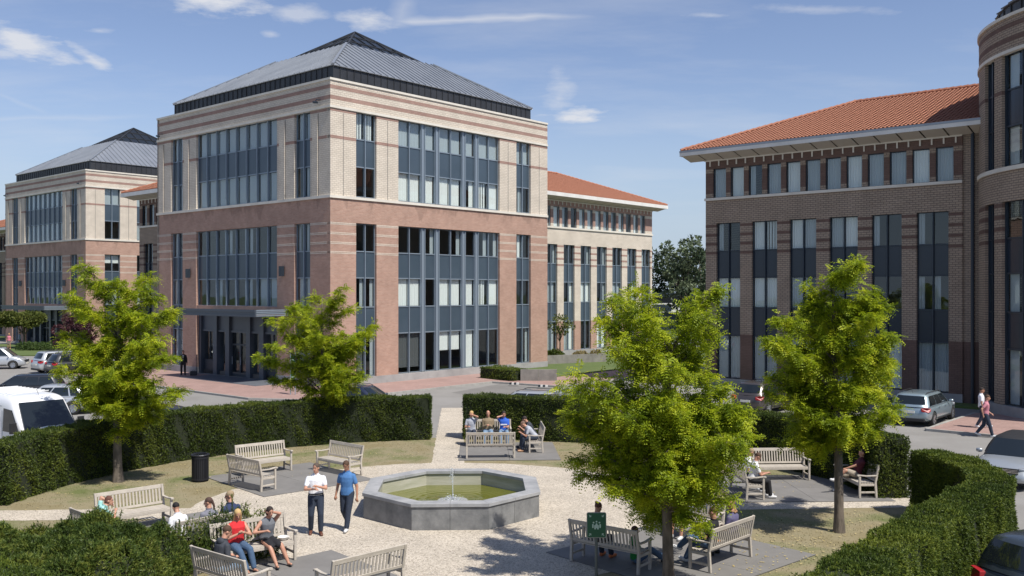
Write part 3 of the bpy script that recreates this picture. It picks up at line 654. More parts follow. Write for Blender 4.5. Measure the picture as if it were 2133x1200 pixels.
for (b0, b1) in wins:
    am = (b0+b1)/2; dp = .24
    for rows, cs in ((UR, ['g','d']), (LR, ['l','g','g'])):
        fr = MB(); z0, z1 = rows[-1][0], rows[0][1]
        def rad_box(mb, a, wd_, ri, ro, za, zb_):
            c_, s_ = cos(a), sin(a); n = len(mb.v)
            for z in (za, zb_):
                for r, t in ((ri,-wd_/2), (ro,-wd_/2), (ro,wd_/2), (ri,wd_/2)): mb.v.append((r*c_-t*s_, r*s_+t*c_, z))
            mb.f += [tuple(n+i for i in q) for q in ((0,1,2,3), (7,6,5,4), (0,4,5,1), (1,5,6,2), (2,6,7,3), (3,7,4,0))]
        for a in (b0+.004, am, b1-.004): rad_box(fr, a, .08, TR-.32, TR-.15, z0, z1)
        win = fr.build('window', M_FRAMED, T)
        for z in sorted({r[0] for r in rows} | {r[1] for r in rows}): arc('transom', M_FRAMED, b0, b1, TR-.29, TR-.19, max(z0, z-.04), min(z1, z+.04), win)
        for (ra, rb, t) in rows:
            for (x0_, x1_) in ((b0+.004, am-.004), (am+.004, b1-.004)):
                if t == 's': arc('spandrel_panel', M_SPAND, x0_, x1_, TR-.26, TR-.24, ra+.04, rb-.04, win)
                else:
                    arc('pane', M_GLASS, x0_, x1_, TR-.25, TR-.238, ra+.04, rb-.04, win)
                    if random.random() < .6: arc('curtain', M_CURG, x0_, x0_+(x1_-x0_)*.6, TR-.42, TR-.40, ra+.04, rb-.04, win)
mb = MB().lathe([(TR-.9, 19.2), (TR-.9, 20.3), (TR-.78, 20.35), (4.2, 22.2), (.01, 23.2)], seg=48); rt = mb.build('roof', M_ZINCD, T)
for i in range(48):
    a = 2*pi*(i+.5)/48; MB().beam((cos(a)*(TR-.76), sin(a)*(TR-.76), 20.4), (cos(a)*4.2, sin(a)*4.2, 22.24), .05, .07).build('standing_seam', M_ZINCD, rt)
    MB().beam((cos(a)*(TR-.88), sin(a)*(TR-.88), 19.3), (cos(a)*(TR-.88), sin(a)*(TR-.88), 20.3), .05, .06, up=(cos(a), sin(a), 0)).build('standing_seam', M_ZINCD, rt)
c = MB()
for z in (.4, 4.75, 8.35, 11.95, 15.55): c.lathe([(.01, z), (TR-.5, z), (TR-.5, z-.3), (.01, z-.3)], seg=32)
c.build('floor_slab', M_INTD, T); MB().lathe([(3.6, 0), (3.6, 18.8), (.01, 18.8)], seg=24).build('inner_core', M_INT, T)
MB().lathe([(.01, 19.15), (TR-.4, 19.15)], seg=32).build('roof_deck', M_ZINCD, T)

# low depot far behind, in the gap between the buildings
dp = g(1400, 690); dpx = dp.x; dpy = dp.y
D = thing('low_depot', 'low dark flat roofed shed far behind in the gap between the buildings', 'building', (dpx, dpy, 0))
MB().box(-9, 9, 0, 20, 0, 3.6).build('wall', M_FRAMED, D); MB().box(-9.5, 9.5, -.8, 20.5, 5.3, 5.8).build('roof', M_FRAMED, D)
MB().box(-8.8, 8.8, .3, 19.8, 3.6, 5.3).build('clerestory', mat('dark_glazing', (.03,.035,.04), .2), D)
MB().box(-4.4, 2.6, -.6, .25, 2.9, 4.3).build('loading_box', M_WHITE, D); MB().box(-3.6, -.2, -.66, -.601, 3.1, 4.1).build('opening', M_FRAMED, D)
# street lamp far behind
sp = g(1385, 668); L = thing('street_lamp', 'white curved street lamp beyond the parking, in the gap between the buildings', 'street lamp', sp)
h = CAMH+(607-584)/FOC*sp.y
MB().tube([(0,0,0), (0,0,h*.75), (0,0,h-.5), (-.25,0,h), (-1.4,0,h+.75), (-2.2,0,h+1.0)], [.12,.10,.08,.07,.06,.05], 8).build('pole', M_WHITE, L)
MB().box(-2.9, -2.0, -.15, .15, h+.9, h+1.08).build('lamp_head', M_WHITE, L)
# ------------------------------------------------------------ ground, roads, paths, lawns
GC = Vector((-1.9, 26.4, 0)); GR = radians(3)        # garden centre and its slight turn
def gp(x, y): c, s = cos(GR), sin(GR); return (GC.x+x*c-y*s, GC.y+x*s+y*c)
M_ASPH = mat('asphalt', (.205,.195,.18), .9, col2=(.25,.24,.225), vs=.35, bump=.3, bs=40, det=8)
M_PINK = brick('pink_paving', (.36,.235,.205), (.31,.20,.175), (.32,.25,.22), .12, .22, ms=.008)
def paving_coords(m):   # flat paving: use x,y instead of the wall coordinates
    t = m.node_tree; br = [n for n in t.nodes if n.type == 'TEX_BRICK'][0]; c = [n for n in t.nodes if n.type == 'TEX_COORD'][0]
    mp = N(t, 'ShaderNodeMapping'); mp.inputs['Rotation'].default_value = (0,0,-ROT); t.links.new(c.outputs['Object'], mp.inputs[0]); t.links.new(mp.outputs[0], br.inputs[0])
paving_coords(M_PINK)
M_KERB = mat('kerb_stone', (.36,.35,.32), .85, col2=(.28,.27,.25), vs=3)
M_LAWN = mat('dry_lawn', (.23,.19,.10), .95, col2=(.125,.145,.045), vs=.5, vlo=.40, vhi=.66, bump=.8, bs=70, det=10, col3=(.26,.22,.13), v3=.48)
M_GRASS = mat('green_grass', (.07,.11,.025), .95, col2=(.10,.13,.035), vs=.5, bump=.5, bs=40)
M_GRAVEL = bpy.data.materials.new('pale_gravel'); MC['pale_gravel'] = M_GRAVEL; M_GRAVEL.use_nodes = True
t = M_GRAVEL.node_tree; b = t.nodes['Principled BSDF']; b.inputs['Roughness'].default_value = .9
c = N(t, 'ShaderNodeTexCoord'); vo = N(t, 'ShaderNodeTexVoronoi'); vo.inputs['Scale'].default_value = 38; t.links.new(c.outputs['Object'], vo.inputs[0])
no = N(t, 'ShaderNodeTexNoise'); no.inputs['Scale'].default_value = .8; no.inputs['Detail'].default_value = 6; t.links.new(c.outputs['Object'], no.inputs[0])
r = N(t, 'ShaderNodeValToRGB'); r.color_ramp.elements[0].color = (.26,.22,.17,1); r.color_ramp.elements[1].color = (.66,.585,.48,1); e = r.color_ramp.elements.new(.3); e.color = (.47,.41,.33,1)
s_ = N(t, 'ShaderNodeSeparateColor'); t.links.new(vo.outputs['Color'], s_.inputs[0]); t.links.new(s_.outputs[0], r.inputs[0])
mr = N(t, 'ShaderNodeMapRange'); mr.inputs[1].default_value = .3; mr.inputs[2].default_value = .7; mr.inputs[3].default_value = .86; mr.inputs[4].default_value = 1.06; t.links.new(no.outputs[0], mr.inputs[0])
mu = N(t, 'ShaderNodeMix', data_type='RGBA', blend_type='MULTIPLY'); mu.inputs[0].default_value = 1; t.links.new(r.outputs[0], mu.inputs[6]); t.links.new(mr.outputs[0], mu.inputs[7]); t.links.new(mu.outputs[2], b.inputs['Base Color'])
bp = N(t, 'ShaderNodeBump'); bp.inputs['Strength'].default_value = .9; bp.inputs['Distance'].default_value = .02; bp.invert = True; t.links.new(vo.outputs['Distance'], bp.inputs['Height']); t.links.new(bp.outputs[0], b.inputs['Normal'])

def sheet(name, pts, z, m): return MB().poly([(p[0], p[1], z) for p in pts]).build(name, m, None, 'structure')
sheet('ground', [(-900,-200), (900,-200), (900,1600), (-900,1600)], -.012, M_GRASS)
sheet('parking_road', [(-120,-60), (90,-60), (90,118), (-120,118)], 0, M_ASPH)
def L(v, org=P0):        # building frame of the centre block -> world
    c_, s_ = cos(ROT), sin(ROT); return (org[0]+v[0]*c_-v[1]*s_, org[1]+v[0]*s_+v[1]*c_)
def slab_area(name, pts, z, m, kerb=True, z0=-.01):
    o = MB().prism(pts, z0, z).build(name, m, None, 'structure')
    return o
def kerb_line(pts, w=.14, z=.125):
    """kerb stones one by one"""
    for a, b in zip(pts, pts[1:]):
        a, b = Vector((*a, 0)), Vector((*b, 0)); n = max(1, round((b-a).length/1.0)); d = (b-a)/n; nrm = Vector((-d.y, d.x, 0)).normalized()
        for i in range(n):
            p, q = a+d*i+d.normalized()*.008, a+d*(i+1)-d.normalized()*.008
            k = MB().prism([p+nrm*w/2, q+nrm*w/2, q-nrm*w/2, p-nrm*w/2][::-1], -.01, z+random.uniform(-.002,.003)); k.build('kerb_stone', M_KERB, KERB)
KERB = MB().box(-.01,.01,-.01,.01,-.02,-.015).build('kerb', M_KERB, None, 'structure')
ring = [(-6.5, 22), (-6.5, -1.2), (-4.5, -4.8), (-1.5,-5.0), (9.6,-4.8), (10.2,-10), (24,-10), (24, 0), (0,0), (0,22)]
slab_area('pink_pavement', [L(p) for p in ring], .10, M_PINK)
kerb_line([L(p) for p in [(-6.57, 22), (-6.57, -1.2), (-4.55, -4.87), (-1.5,-5.07), (9.6,-4.87), (10.2,-10.07), (24,-10.07)]], z=.115)
slab_area('grass_verge', [L(p) for p in [(14,-6.0), (48,-5.0), (48,7.0), (21.45,7.0), (21.45,-.1), (14,-.1)]], .16, M_GRASS)
K = (18.1, 41.3)
blk = [K, (K[0]+.751*22, K[1]-.66*22), (K[0]+.751*22+.66*14, K[1]-.66*22+.751*14), (K[0]+.66*7.2, K[1]+.751*7.2)]
slab_area('pink_pavement', blk, .10, M_PINK); kerb_line([blk[3], K, blk[1]], z=.115)
# grass bed along the shaded facade
def LD(v): return L(v, DL)
slab_area('grass_verge', [LD(p) for p in [(-1.6, 0), (-.05, 0), (-.05, -17), (-1.6, -17)]], .12, M_GRASS)
# painted lines of the parking bays
M_PAINT = mat('road_paint', (.55,.55,.52), .8, col2=(.30,.30,.28), vs=6)
for i in range(5):
    a = LD((-2.2, -3.2-i*2.5)); b_ = LD((-6.8, -3.2-i*2.5)); d = Vector((b_[0]-a[0], b_[1]-a[1])).normalized(); n_ = Vector((-d.y, d.x))*.05
    sheet('parking_line', [(a[0]+n_.x, a[1]+n_.y), (b_[0]+n_.x, b_[1]+n_.y), (b_[0]-n_.x, b_[1]-n_.y), (a[0]-n_.x, a[1]-n_.y)], .004, M_PAINT)
p, q = g(1965,915), g(2030,915)
# darker asphalt repair in front of the centre block
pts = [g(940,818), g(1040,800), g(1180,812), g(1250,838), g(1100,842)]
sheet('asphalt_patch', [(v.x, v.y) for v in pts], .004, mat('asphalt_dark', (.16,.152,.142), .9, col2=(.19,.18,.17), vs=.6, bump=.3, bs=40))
# garden: lawn disc, round gravel place, three gravel paths, concrete slabs
circ = lambda r, n=72: [gp(r*cos(2*pi*i/n), r*sin(2*pi*i/n)) for i in range(n)]
def wob(r, n=180, a=.05): return [gp((r+random.uniform(-a,a))*cos(2*pi*i/n), (r+random.uniform(-a,a))*sin(2*pi*i/n)) for i in range(n)]
sheet('lawn', circ(13.0), .012, M_LAWN)
def gravel_sheet(name, pts, z): return sheet(name, pts, z, M_GRAVEL)
gravel_sheet('gravel_place', wob(7.15), .020)
def path(x0, x1, w, ang, off=0):
    pts = []
    n = int((x1-x0)/.25); c_, s__ = cos(ang), sin(ang)
    for sgn in (1, -1):
        rr = range(n+1) if sgn > 0 else range(n, -1, -1)
        for i in rr:
            x = x0+(x1-x0)*i/n; y = off+sgn*(w/2+random.uniform(-.03,.03)); pts.append(gp(x*c_-y*s__, x*s__+y*c_))
    return pts
gravel_sheet('gravel_path', path(6.6, 23, 1.15, pi/2, .0), .016)
gravel_sheet('gravel_path', path(6.6, 14.6, 1.2, 0, .15), .016)
gravel_sheet('gravel_path', path(6.6, 14.6, 1.2, pi, .1), .016)
M_SLAB = mat('concrete_slab', (.16,.152,.142), .85, col2=(.20,.19,.178), vs=1.1, det=8, bump=.15, bs=60)
def slab_grid(cx, cy, ang, sx, sy, label=None):
    base = MB().box(-sx/2, sx/2, -sy/2, sy/2, -.005, .026).build('paved_square', mat('joint_dark', (.07,.068,.064), .95), None, 'structure'); base.location = (cx, cy, 0); base.rotation_euler = (0,0,ang)
    nx, ny = max(1, round(sx/1.9)), max(1, round(sy/1.9)); me = None
    for i in range(nx):
        for j in range(ny):
            x0, x1 = -sx/2+sx*i/nx+.006, -sx/2+sx*(i+1)/nx-.006; y0, y1 = -sy/2+sy*j/ny+.006, -sy/2+sy*(j+1)/ny-.006
            z = .034+random.uniform(-.002,.002); MB().box(x0, x1, y0, y1, .01, z).build('paving_slab', M_SLAB, base)
    return base
SZ = .034
slab_grid(-7.25, 30.75, radians(42), 3.9, 4.1)      # north-west
slab_grid(-.15, 36.0, radians(2), 3.7, 4.0)         # north
slab_grid(8.75, 29.25, radians(2), 4.6, 3.9)        # east
slab_grid(3.9, 21.9, radians(42), 4.5, 4.3)         # south-east
slab_grid(-4.35, 19.4, radians(42), 3.9, 4.0)       # south-west
slab_grid(-8.6, 23.3, radians(42), 3.9, 4.0)        # west

# ------------------------------------------------------------ fountain
FT = thing('fountain', 'octagonal grey stone fountain with green water and a small jet in the gravel circle', 'fountain', (-1.66, 26.42, 0), radians(2))
M_BLUE = mat('blue_stone', (.24,.24,.235), .75, col2=(.115,.118,.12), vs=2.2, vlo=.34, vhi=.68, bump=.2, bs=30, det=10)
M_COPE = mat('coping_stone', (.36,.36,.36), .65, col2=(.24,.245,.25), vs=2.0, det=9, bump=.1, bs=40)
M_BASIN = mat('basin_concrete', (.46,.44,.36), .8, col2=(.30,.30,.21), vs=2.0, vlo=.3, vhi=.7, stretch=(.6,.6,6))
AP = 2.36; sd = AP*2*math.tan(pi/8)
for k in range(8):
    a = -pi/2+k*pi/4; nrm = Vector((cos(a), sin(a), 0)); tn = Vector((-sin(a), cos(a), 0))
    for h in (0, 1):
        u0, u1 = (-sd/2+.002, -.004) if h == 0 else (.004, sd/2-.002)
        i0, i1 = u0*(AP-.12)/AP, u1*(AP-.12)/AP
        q = [nrm*AP+tn*u0, nrm*AP+tn*u1, nrm*(AP-.12)+tn*(i1 if h else u1), nrm*(AP-.12)+tn*(u0 if h else i0)]
        MB().prism(q, .0, .60).build('stone_panel', M_BLUE, FT)
        AO, AI = AP+.035, AP-.36
        w0, w1 = AO*math.tan(pi/8), AI*math.tan(pi/8)
        q = ([nrm*AO-tn*(w0-.002), nrm*AO-tn*.003, nrm*AI-tn*.003, nrm*AI-tn*(w1-.002)] if h == 0 else [nrm*AO+tn*.003, nrm*AO+tn*(w0-.002), nrm*AI+tn*(w1-.002), nrm*AI+tn*.003])
        bevel(MB().prism(q, .612, .70).build('coping_stone', M_COPE, FT), .006)
    AB = AP-.32; wb = AB*math.tan(pi/8); ab = AP-.13; wq = ab*math.tan(pi/8)
    MB().prism([nrm*ab-tn*wq, nrm*ab+tn*wq, nrm*AB+tn*wb, nrm*AB-tn*wb], .0, .611).build('basin_wall', M_BASIN, FT)
MW = mat('pond_water', (.10,.11,.012), .06, spec=.5, col2=(.14,.14,.02), vs=.9)
tw = MW.node_tree; bw = tw.nodes['Principled BSDF']; cw = N(tw, 'ShaderNodeTexCoord'); wv = N(tw, 'ShaderNodeTexWave', wave_type='RINGS', rings_direction='SPHERICAL'); wv.inputs['Scale'].default_value = 1.5; wv.inputs['Distortion'].default_value = 7; wv.inputs['Detail'].default_value = 2
tw.links.new(cw.outputs['Object'], wv.inputs[0]); bpw = N(tw, 'ShaderNodeBump'); bpw.inputs['Strength'].default_value = .10; bpw.inputs['Distance'].default_value = .03; tw.links.new(wv.outputs[0], bpw.inputs['Height']); tw.links.new(bpw.outputs[0], bw.inputs['Normal'])
MB().poly([((AP-.325)/cos(pi/8)*cos(pi/8+k*pi/4), (AP-.325)/cos(pi/8)*sin(pi/8+k*pi/4), .27) for k in range(8)]).build('water', MW, FT)
M_JET = bpy.data.materials.new('splashing_water'); M_JET.use_nodes = True; bj = M_JET.node_tree.nodes['Principled BSDF']; bj.inputs['Base Color'].default_value = (.9,.93,.95,1); bj.inputs['Roughness'].default_value = .1; bj.inputs['Transmission Weight'].default_value = .65; bj.inputs['IOR'].default_value = 1.33
mb = MB(); mb.tube([(0,0,.27), (.005,0,.6), (0,.005,.95), (-.01,0,1.15)], [.018,.016,.013,.006], 6)
def drop(mb, p, r):
    mb.lathe([(.001,-r), (r*.8,-r*.5), (r,0), (r*.8,r*.5), (.001,r)], p, 6)
for i in range(70):
    z = random.uniform(.75, 1.22); s_ = .035*(1+(z-.75)); drop(mb, (random.gauss(0,s_)-.02, random.gauss(0,s_), z), random.uniform(.006,.014))
for i in range(190):
    a = random.uniform(0, 2*pi); r_ = abs(random.gauss(.12,.10)); drop(mb, (cos(a)*r_, sin(a)*r_, .27+random.random()**2.2*.16), random.uniform(.007,.016))
mb.build('water_jet', M_JET, FT, smooth=True)
mb = MB().lathe([(.04,.27), (.12,.285), (.22,.277), (.33,.283), (.42,.273)], seg=24); mb.build('foam', M_JET, FT, smooth=True)

# ------------------------------------------------------------ foliage helpers
def tri_leaves(P, Nn, size, k, spread=.9, up=0.0, aspect=.22):
    """k narrow leaves (triangles) from each point, fanning about its normal"""
    P = np.repeat(np.asarray(P, float), k, 0); Nn = np.repeat(np.asarray(Nn, float), k, 0); n = len(P)
    d = Nn + RNG.normal(0, spread, (n, 3)); d[:, 2] += up; d /= np.linalg.norm(d, axis=1)[:, None]
    s = RNG.normal(0, 1, (n, 3)); s -= d*(s*d).sum(1)[:, None]; s /= np.linalg.norm(s, axis=1)[:, None]
    L_ = size*RNG.uniform(.55, 1.3, n)[:, None]; w = L_*aspect
    V = np.empty((n, 3, 3)); V[:, 0] = P-s*w; V[:, 1] = P+s*w; V[:, 2] = P+d*L_
    return V.reshape(-1, 3), np.arange(3*n).reshape(-1, 3)
M_YEW = leafmat('yew_leaves', (.032,.052,.010), (.072,.105,.016), (.16,.185,.028), vs=.9, trans=.22, fine=22)
M_YEWL = leafmat('yew_young_leaves', (.036,.060,.010), (.085,.125,.017), (.19,.225,.028), vs=.8, trans=.25, fine=18)
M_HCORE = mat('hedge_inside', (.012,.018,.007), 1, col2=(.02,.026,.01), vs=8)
def hedge(label, path, w, h, m=None, dens=620, size=.07, group='clipped yew hedges round the garden', k=3, wav=.085, z=0):
    """path of (x,y); a clipped hedge: dark twiggy inside and a coat of small leaves"""
    m = m or M_YEW
    R = thing('clipped_hedge', label, 'hedge', (path[0][0], path[0][1], z), 0, group); org = Vector((path[0][0], path[0][1]))
    pts = [Vector(p)-org for p in path]; n = len(pts); nr = []
    for i in range(n):
        d = (pts[min(i+1, n-1)]-pts[max(i-1, 0)]).normalized(); nr.append(Vector((-d.y, d.x)))
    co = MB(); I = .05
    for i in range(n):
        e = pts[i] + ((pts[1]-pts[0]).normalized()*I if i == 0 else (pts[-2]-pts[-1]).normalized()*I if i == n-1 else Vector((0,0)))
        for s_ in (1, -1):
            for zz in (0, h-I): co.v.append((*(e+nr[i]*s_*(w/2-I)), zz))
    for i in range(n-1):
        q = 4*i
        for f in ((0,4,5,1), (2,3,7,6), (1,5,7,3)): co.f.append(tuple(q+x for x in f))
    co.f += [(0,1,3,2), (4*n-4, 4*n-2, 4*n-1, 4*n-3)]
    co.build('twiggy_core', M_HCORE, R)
    Ps, Ns = [], []
    for i in range(n-1):
        a, b = pts[i], pts[i+1]; Ls = (b-a).length; na, nb = nr[i], nr[i+1]
        for face in ('l', 'r', 't'):
            area = Ls*(h if face != 't' else w); kk = int(area*dens); 
            u = RNG.random(kk); v = RNG.random(kk)
            base = np.outer(1-u, a)+np.outer(u, b); nn = np.outer(1-u, na)+np.outer(u, nb)
            if face == 't': off = (v-.5)*w; zz = np.full(kk, h); N_ = np.tile([0,0,1.], (kk, 1)); N_[:, :2] += nn*((np.abs(v-.5) > .42)*np.sign(v-.5)*.8)[:, None]
            else:
                sg = 1 if face == 'l' else -1; off = np.full(kk, sg*w/2); zz = v*h; N_ = np.column_stack([nn*sg, np.zeros(kk)])
            P_ = np.column_stack([base+nn*off[:, None], zz]); Ps.append(P_); Ns.append(N_)
    for e, s_ in ((0, -1), (-1, 1)):
        kk = int(w*h*dens); d = (pts[1]-pts[0]).normalized() if e == 0 else (pts[-1]-pts[-2]).normalized()
        v = (RNG.random(kk)-.5)*w; P_ = np.column_stack([np.array(pts[e])[None, :]+np.outer(v, nr[e]), RNG.random(kk)*h]); Ps.append(P_); Ns.append(np.tile([d.x*s_, d.y*s_, 0], (kk, 1)))
    P_ = np.vstack(Ps); N_ = np.vstack(Ns)
    # uneven clipping: gentle bulges
    ph = P_[:, 0]*1.7+P_[:, 1]*2.3; b_ = wav*(np.sin(ph)*.4+np.sin(P_[:, 2]*5.1+ph*1.9)*.3+np.sin(ph*3.7+P_[:, 2]*3)*.3)
    P_ += N_*(b_+RNG.normal(0, .022, len(P_))-.03)[:, None]
    V, F_ = tri_leaves(P_, N_, size, k, .75, .25); link('leaves', fast_mesh('leaves', V, F_, m), R, 'stuff')
    # a few long shoots above the top
    kk = int(w*sum((pts[i+1]-pts[i]).length for i in range(n-1))*9); sh = P_[RNG.integers(0, len(P_), kk*4)]; sh = sh[sh[:, 2] > h*.97][:kk]
    if len(sh):
        top = sh+np.column_stack([RNG.normal(0,.02,(len(sh),2)), RNG.uniform(.03,.11,len(sh))]); mids = np.vstack([sh+(top-sh)*f for f in (.3,.6,.95)])
        V, F_ = tri_leaves(mids, np.tile([0,0,1.], (len(mids), 1)), .05, 4, .9, .5); link('loose_shoots', fast_mesh('loose_shoots', V, F_, m), R, 'stuff')
    return R
def arc_path(r, d0, d1, step=3):      # degrees in the garden frame
    n = max(2, int(abs(d1-d0)/step)); return [gp(r*cos(radians(d0+(d1-d0)*i/n)), r*sin(radians(d0+(d1-d0)*i/n))) for i in range(n+1)]
RH = 12.95
# gaps: north path (90 deg), east path (0), west path (180)
hedge('long curved clipped yew hedge from the upper gravel path to the white van', arc_path(RH, 93.6, 175), 1.05, 1.75)
hedge('clipped yew hedge behind the bench with three men, right of the upper gravel path', arc_path(RH, 87.4, 50), 1.05, 1.75)
hedge('shaded clipped yew hedge behind the bench under the right-hand trees', arc_path(RH, 49.5, 33)+arc_path(13.22, 28, 3.1), .95, 1.78, wav=.08)
hedge('bright green clipped yew hedge sweeping through the bottom right corner', [(11.35,26.05),(11.6,24.8),(11.6,23.4),(11.2,22.1),(10.55,21.1),(9.5,19.9),(8.45,18.75),(7.6,17.7),(6.85,16.75),(6.1,15.9),(5.2,14.75),(4.7,14.1),(3.6,12.9),(2.2,11.8)][::-1], .92, 1.74, M_YEWL, dens=1700, size=.050, k=4)
hedge('clipped yew hedge cut off by the bottom left corner of the photo', arc_path(RH, 186, 245), 1.05, 1.6, M_YEWL, dens=900, size=.06)
# ------------------------------------------------------------ loose yew bed at the bottom left
def yew_bed():
    poly = [(-12.6,15.6), (-7.1,16.4), (-6.85,18.6), (-6.85,20.2), (-6.1,20.95), (-5.35,21.75), (-5.75,22.1), (-6.55,21.45), (-7.7,20.35), (-9.3,20.5), (-11.2,20.0), (-12.8,18.6)]
    R = thing('yew_bed', 'loose feathery yew shrubs in a bed at the bottom left', 'shrubs', (-9, 18.5, 0))
    from mathutils.geometry import intersect_point_tri_2d
    pl = np.array(poly); 
    def inside(x, y):
        c = np.zeros(len(x), bool); j = len(pl)-1
        for i in range(len(pl)):
            xi, yi, xj, yj = *pl[i], *pl[j]
            c ^= ((yi > y) != (yj > y)) & (x < (xj-xi)*(y-yi)/(yj-yi+1e-9)+xi); j = i
        return c
    def edge_d(x, y):
        d = np.full(len(x), 9.)
        for i in range(len(pl)):
            a, b = pl[i], pl[(i+1) % len(pl)]; ab = b-a; t_ = np.clip(((x-a[0])*ab[0]+(y-a[1])*ab[1])/(ab@ab), 0, 1)
            d = np.minimum(d, np.hypot(x-a[0]-t_*ab[0], y-a[1]-t_*ab[1]))
        return d
    def H(x, y):
        e = edge_d(x, y); return (1.06+.14*np.sin(x*2.1+y)+.13*np.sin(x*4.3-y*3.1)+.09*np.sin(y*7+x*5))*np.clip(e/.35, .15, 1)**.45
    xs, ys = RNG.uniform(-12.9,-5.2, 160000), RNG.uniform(15.4,22.3,160000); k = inside(xs, ys); xs, ys = xs[k], ys[k]; hs = H(xs, ys); ed = edge_d(xs, ys)
    n = len(xs); fr = np.where(ed < .45, RNG.random(n), np.clip(1-np.abs(RNG.normal(0,.07,n)), 0, 1)); zs = hs*fr
    nx, ny = -(H(xs+.05, ys)-H(xs-.05, ys))/.1, -(H(xs, ys+.05)-H(xs, ys-.05))/.1; Nn = np.column_stack([nx, ny, np.ones(n)*.9]); Nn /= np.linalg.norm(Nn, axis=1)[:, None]
    P_ = np.column_stack([xs+9, ys-18.5, zs])
    # sprays: short twigs with needles on both sides
    m = len(P_); d = Nn+RNG.normal(0,.55,(m,3)); d[:,2] += .45; d /= np.linalg.norm(d,axis=1)[:,None]; Lt = RNG.uniform(.08,.17,m)
    pts = np.vstack([P_+d*(Lt*f)[:,None] for f in (.25,.6,1.)]); dn = np.tile(d,(3,1))
    sel = RNG.random(len(pts)) < .8; V, F_ = tri_leaves(pts[sel], dn[sel], .062, 3, .62, .1, .16)
    link('foliage', fast_mesh('foliage', V, F_, leafmat('yew_shrub_leaves', (.035,.062,.012), (.080,.12,.020), (.18,.205,.035), vs=1.1, trans=.2, fine=9)), R, 'stuff')
    # upright leaders above the mass
    q = RNG.integers(0, n, 330); tw = MB(); pp = []; dd = []
    for i in q:
        if ed[i] < .12: continue
        a = Vector((xs[i]+9, ys[i]-18.5, hs[i]-.1)); L_ = random.uniform(.16,.46); dv = Vector((random.gauss(0,.25), random.gauss(0,.25), 1)).normalized(); b = a+dv*L_
        tw.tube([a, b], [.006,.002], 4)
        for f in np.linspace(.15, 1, 16): pp.append(a+dv*L_*f); dd.append(dv)
    tw.build('twigs', mat('bark_brown', (.10,.06,.035), .9), R, 'stuff')
    V, F_ = tri_leaves([tuple(p) for p in pp], [tuple(p) for p in dd], .065, 5, .8, 0, .15); link('leader_needles', fast_mesh('leader_needles', V, F_, MC['yew_shrub_leaves']), R, 'stuff')
    # core
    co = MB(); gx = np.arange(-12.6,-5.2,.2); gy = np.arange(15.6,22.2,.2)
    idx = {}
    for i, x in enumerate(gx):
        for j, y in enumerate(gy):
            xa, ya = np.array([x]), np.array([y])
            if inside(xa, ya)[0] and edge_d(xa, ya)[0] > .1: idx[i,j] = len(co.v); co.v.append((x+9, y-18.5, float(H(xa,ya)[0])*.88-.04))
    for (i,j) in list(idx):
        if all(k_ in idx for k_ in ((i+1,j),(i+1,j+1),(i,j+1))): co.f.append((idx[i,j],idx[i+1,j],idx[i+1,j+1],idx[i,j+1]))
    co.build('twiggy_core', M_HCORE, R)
    # a rust-coloured dead spray
    c0 = Vector((-8.05+9, 18.05-18.5, .95)); pp = []; dd = []
    for i in range(9):
        a = c0+Vector((random.gauss(0,.05), random.gauss(0,.05), random.gauss(0,.10))); dv = Vector((random.gauss(.6,.5), random.gauss(-.4,.3), random.gauss(.2,.5))).normalized()
        for f in np.linspace(0, .26, 10): pp.append(tuple(a+dv*f)); dd.append(tuple(dv))
    V, F_ = tri_leaves(pp, dd, .055, 4, .7, 0, .2); link('dead_spray', fast_mesh('dead_spray', V, F_, mat('rust_needles', (.42,.14,.03), .8, col2=(.30,.10,.03), vs=20)), R, 'stuff', 'rust coloured dead spray')
yew_bed()

# ------------------------------------------------------------ honey locust trees
M_BARK = mat('tree_bark', (.17,.14,.11), .95, col2=(.09,.075,.06), vs=9, vlo=.4, vhi=.6, bump=.8, bs=18, stretch=(1,1,.25))
M_LOC = leafmat('golden_locust_leaves', (.13,.19,.010), (.31,.385,.015), (.53,.555,.030), vs=1.5, trans=.47, fine=5)
M_LOC2 = leafmat('lime_locust_leaves', (.125,.185,.010), (.31,.385,.015), (.52,.555,.030), vs=1.2, trans=.47, fine=5)
def fronds(B, D, n_l=7, size=.2, leaf=(.045,.0185)):
    """pinnate leaves: at B (n,3) pointing along D, leaflets as quads either side of a drooping rib"""
    B, D = np.asarray(B), np.asarray(D); n = len(B); D = D/np.linalg.norm(D,axis=1)[:,None]
    up = np.tile([0,0,1.],(n,1))+RNG.normal(0,.38,(n,3)); s = np.cross(D, up); s /= np.linalg.norm(s,axis=1)[:,None]; nn = np.cross(s, D)
    L_ = size*RNG.uniform(.7,1.25,n); Vs = []
    droop = RNG.uniform(.1,.5,n)
    for j in range(n_l):
        f = (j+1.)/(n_l+.3); base = B+D*(L_*f)[:,None]; base[:,2] -= L_*droop*f*f; w = math.sin(pi*min(.92, .25+.62*f))
        for sg in (1,-1):
            ld = s*sg+D*.35+RNG.normal(0,.13,(n,3))+np.array([0,0,-.22]); ld /= np.linalg.norm(ld,axis=1)[:,None]; pw = np.cross(nn, ld)+RNG.normal(0,.25,(n,3)); pw /= np.linalg.norm(pw,axis=1)[:,None]
            l_ = (leaf[0]*w*RNG.uniform(.8,1.2,n)*(L_/size))[:,None]; a = base+s*(.004*sg)
            Vs.append(np.stack([a, a+ld*l_*.45-pw*leaf[1]*.5, a+ld*l_, a+ld*l_*.45+pw*leaf[1]*.5], 1))
    V = np.stack(Vs, 1).reshape(-1,3); return V, np.arange(len(V)).reshape(-1,4)
